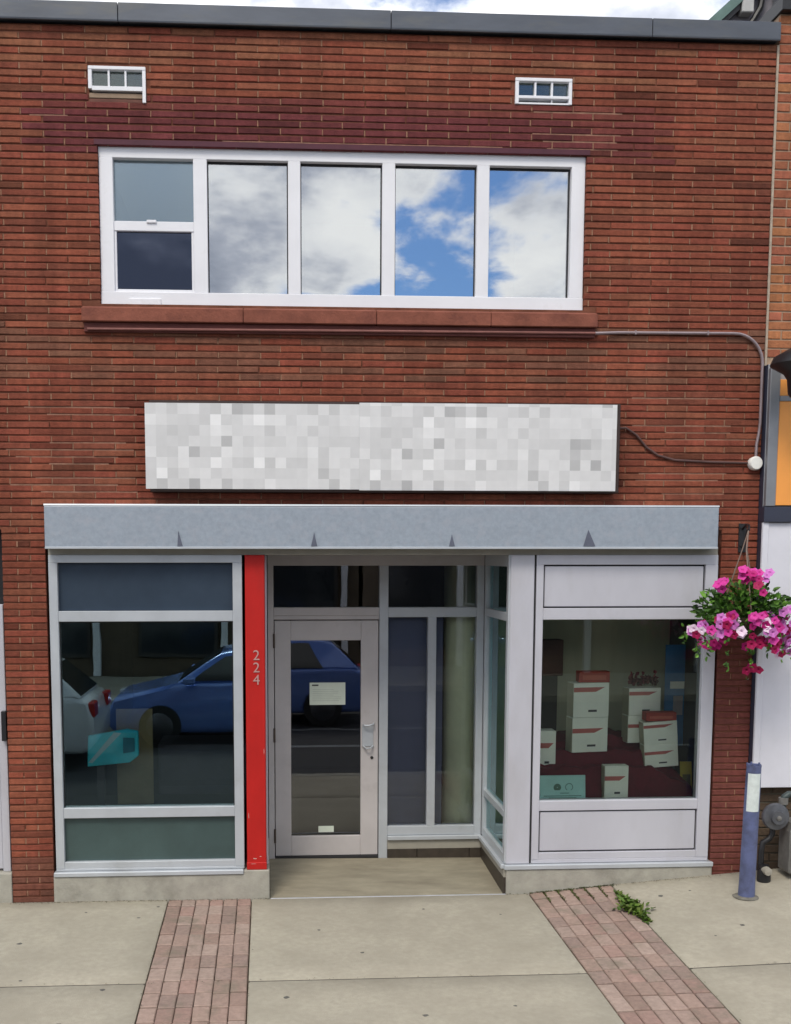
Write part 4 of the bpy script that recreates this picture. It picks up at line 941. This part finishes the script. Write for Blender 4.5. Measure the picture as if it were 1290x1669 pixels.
# ================================================================== STREET BEHIND THE CAMERA, seen mirrored in the glass
def car(x, y, zr, paint, name, label, rear_left):
    """side profile runs along local x, front at -x; built about the origin and then placed"""
    t = thing(name, (0, 0, 0), label, 'car')
    hw = .88
    low = [(-2.05, .30), (-2.08, .55), (-2.0, .74), (-1.2, .93), (-1.05, .96), (1.75, 1.0), (2.0, .95), (2.06, .70), (2.06, .35), (1.95, .24), (-1.9, .22)]
    def shell(prof, wf, nm, m, bev):
        mb = MB(); n = len(prof); v = []
        for sgn in (-1, 1):
            for (px, pz) in prof: v.append((px, sgn * wf(px, pz), pz))
        f = [tuple(range(n)), tuple(range(2 * n - 1, n - 1, -1))] + [(i, i + n, (i + 1) % n + n, (i + 1) % n) for i in range(n)]
        mb.add(v, f); mb.sm = True; return mb.build(nm, m, t, bevel=bev)
    shell(low, lambda a, b: hw - .05 * (abs(a) > 1.9) - .03 * (b > .9), 'body', paint, .05)
    cab = [(-1.05, .95), (-.35, 1.42), (.1, 1.49), (1.1, 1.47), (1.45, 1.40), (1.92, .98)]
    shell(cab, lambda a, b: hw - .06 - .20 * max(0, (b - .95) / .54), 'cabin', paint, .04)
    gm_ = mat('car_glass', (.012, .015, .017), .08, spec=.8)
    for sgn in (-1, 1):
        for q in ([(-.82, 1.0), (-.28, 1.37), (.28, 1.42), (.28, 1.0)], [(.35, 1.0), (.35, 1.42), (1.05, 1.41), (1.30, 1.0)]):
            mb = MB(); k = [sgn * (hw - .045 - .20 * (b - .95) / .54) for a, b in q]
            mb.add([(a, kk, b) for (a, b), kk in zip(q, k)] + [(a, kk - sgn * .03, b) for (a, b), kk in zip(q, k)], [(0, 1, 2, 3), (7, 6, 5, 4)] + [(i, i + 4, (i + 1) % 4 + 4, (i + 1) % 4) for i in range(4)]); mb.build('side_window', gm_, t)
        mb = MB().box(-.92, -.74, sgn * (hw + .10) - .08, sgn * (hw + .10) + .05, .96, 1.08).build('wing_mirror', paint, t, bevel=.03)
        MB().box(1.98, 2.075, sgn * .62 - .16, sgn * .62 + .16, .72, .93).build('tail_light', mat('tail_red', (.45, .012, .012), .25), t, bevel=.02)
        MB().box(-2.05, -1.90, sgn * .64 - .16, sgn * .64 + .16, .60, .74).build('headlight', mat('lamp_glass', (.5, .52, .55), .15), t, bevel=.02)
    mb = MB(); mb.add([(-1.0, -.72, 1.0), (-1.0, .72, 1.0), (-.37, .60, 1.425), (-.37, -.60, 1.425), (-.97, -.72, .98), (-.97, .72, .98), (-.34, .60, 1.40), (-.34, -.60, 1.40)], [(0, 1, 2, 3), (7, 6, 5, 4), (0, 4, 5, 1), (1, 5, 6, 2), (2, 6, 7, 3), (3, 7, 4, 0)]); mb.build('windscreen', gm_, t)
    mb = MB(); mb.add([(1.90, -.70, 1.02), (1.90, .70, 1.02), (1.47, .60, 1.395), (1.47, -.60, 1.395), (1.87, -.70, 1.0), (1.87, .70, 1.0), (1.44, .60, 1.37), (1.44, -.60, 1.37)], [(0, 1, 2, 3), (7, 6, 5, 4), (0, 4, 5, 1), (1, 5, 6, 2), (2, 6, 7, 3), (3, 7, 4, 0)]); mb.build('rear_window', gm_, t)
    for wx in (-1.28, 1.28):
        for sgn in (-1, 1):
            wh = MB().lathe([(.0, -.10), (.24, -.10), (.31, -.09), (.325, -.05), (.325, .05), (.31, .09), (.24, .10), (.0, .10)], (wx, sgn * .80, .325), 'y', 24).build('wheel', mat('tyre', (.02, .02, .02), .85), t)
            MB().lathe([(.0, -.115), (.20, -.108), (.215, -.095)], (wx, sgn * .80 , .325), 'y', 20).build('rim', mat('rim_alloy', (.12, .12, .13), .35, metal=.7), wh) if sgn < 0 else MB().lathe([(.215, .095), (.20, .108), (.0, .115)], (wx, .80, .325), 'y', 20).build('rim', mat('rim_alloy', (.12, .12, .13), .35, metal=.7), wh)
    t.location = (x, y, zr); t.rotation_euler = (0, 0, 0); return t
car(-.35, -9.1, -.30, mat('car_blue', (.15, .25, .62), .2, metal=.3, var=.05, clear=.5), 'parked_car', 'blue car reflected in the shop window and the door glass', 0)
car(-4.40, -7.25, -.30, mat('car_white', (.72, .73, .76), .25, var=.03, clear=.5), 'parked_car', 'white car whose tail is reflected at the left of the shop window', 0)

def street_house(x0, x1, h, wall, label, floors=2):
    t = thing('street_building', ((x0 + x1) / 2, -17.2, -.16), label, 'building')
    MB().box(x0, x1, -26, -17.2, -.3, h).build('wall', wall, t); bar('cornice', M_tan, t, x0, x1, -17.2, -17.0, h - .25, h + .05, .01)
    n = max(2, int((x1 - x0) / 2.2)); gw = (x1 - x0) / n
    for i in range(n):
        for zf in ([3.9] if h > 6 else []):
            f_ = bar('window', M_white, t, x0 + gw * (i + .5) - .5, x0 + gw * (i + .5) + .5, -17.2, -17.14, zf, zf + 1.4, .01)
            bar('window_pane', mat('far_glass', (.02, .025, .03), .1, spec=.8), f_, x0 + gw * (i + .5) - .43, x0 + gw * (i + .5) + .43, -17.138, -17.13, zf + .07, zf + 1.33, 0)
        bar('pilaster', M_white, t, x0 + gw * (i + .5) + .98, x0 + gw * (i + .5) + 1.14, -17.2, -17.02, -.16, 2.75, .01)
        f_ = bar('shop_window', M_dark, t, x0 + gw * (i + .5) - .9, x0 + gw * (i + .5) + .9, -17.2, -17.12, .25, 2.6, .01)
        bar('window_pane', mat('far_glass', (.02, .025, .03), .1, spec=.8), f_, x0 + gw * (i + .5) - .82, x0 + gw * (i + .5) + .82, -17.118, -17.11, .35, 2.5, 0)
street_house(-15, -6.5, 6.4, mat('far_brick_a', (.13, .06, .045), .9, var=.25, vscale=3), 'dark red brick building across the street, reflected in the left glass')
street_house(-6.4, 2.3, 5.6, mat('far_brick_b', (.10, .075, .05), .9, var=.25, vscale=3), 'dark brown building straight across the street')
street_house(2.4, 10.5, 6.2, mat('far_brick_c', (.16, .12, .085), .9, var=.25, vscale=3), 'tan brick building across the street to the right')
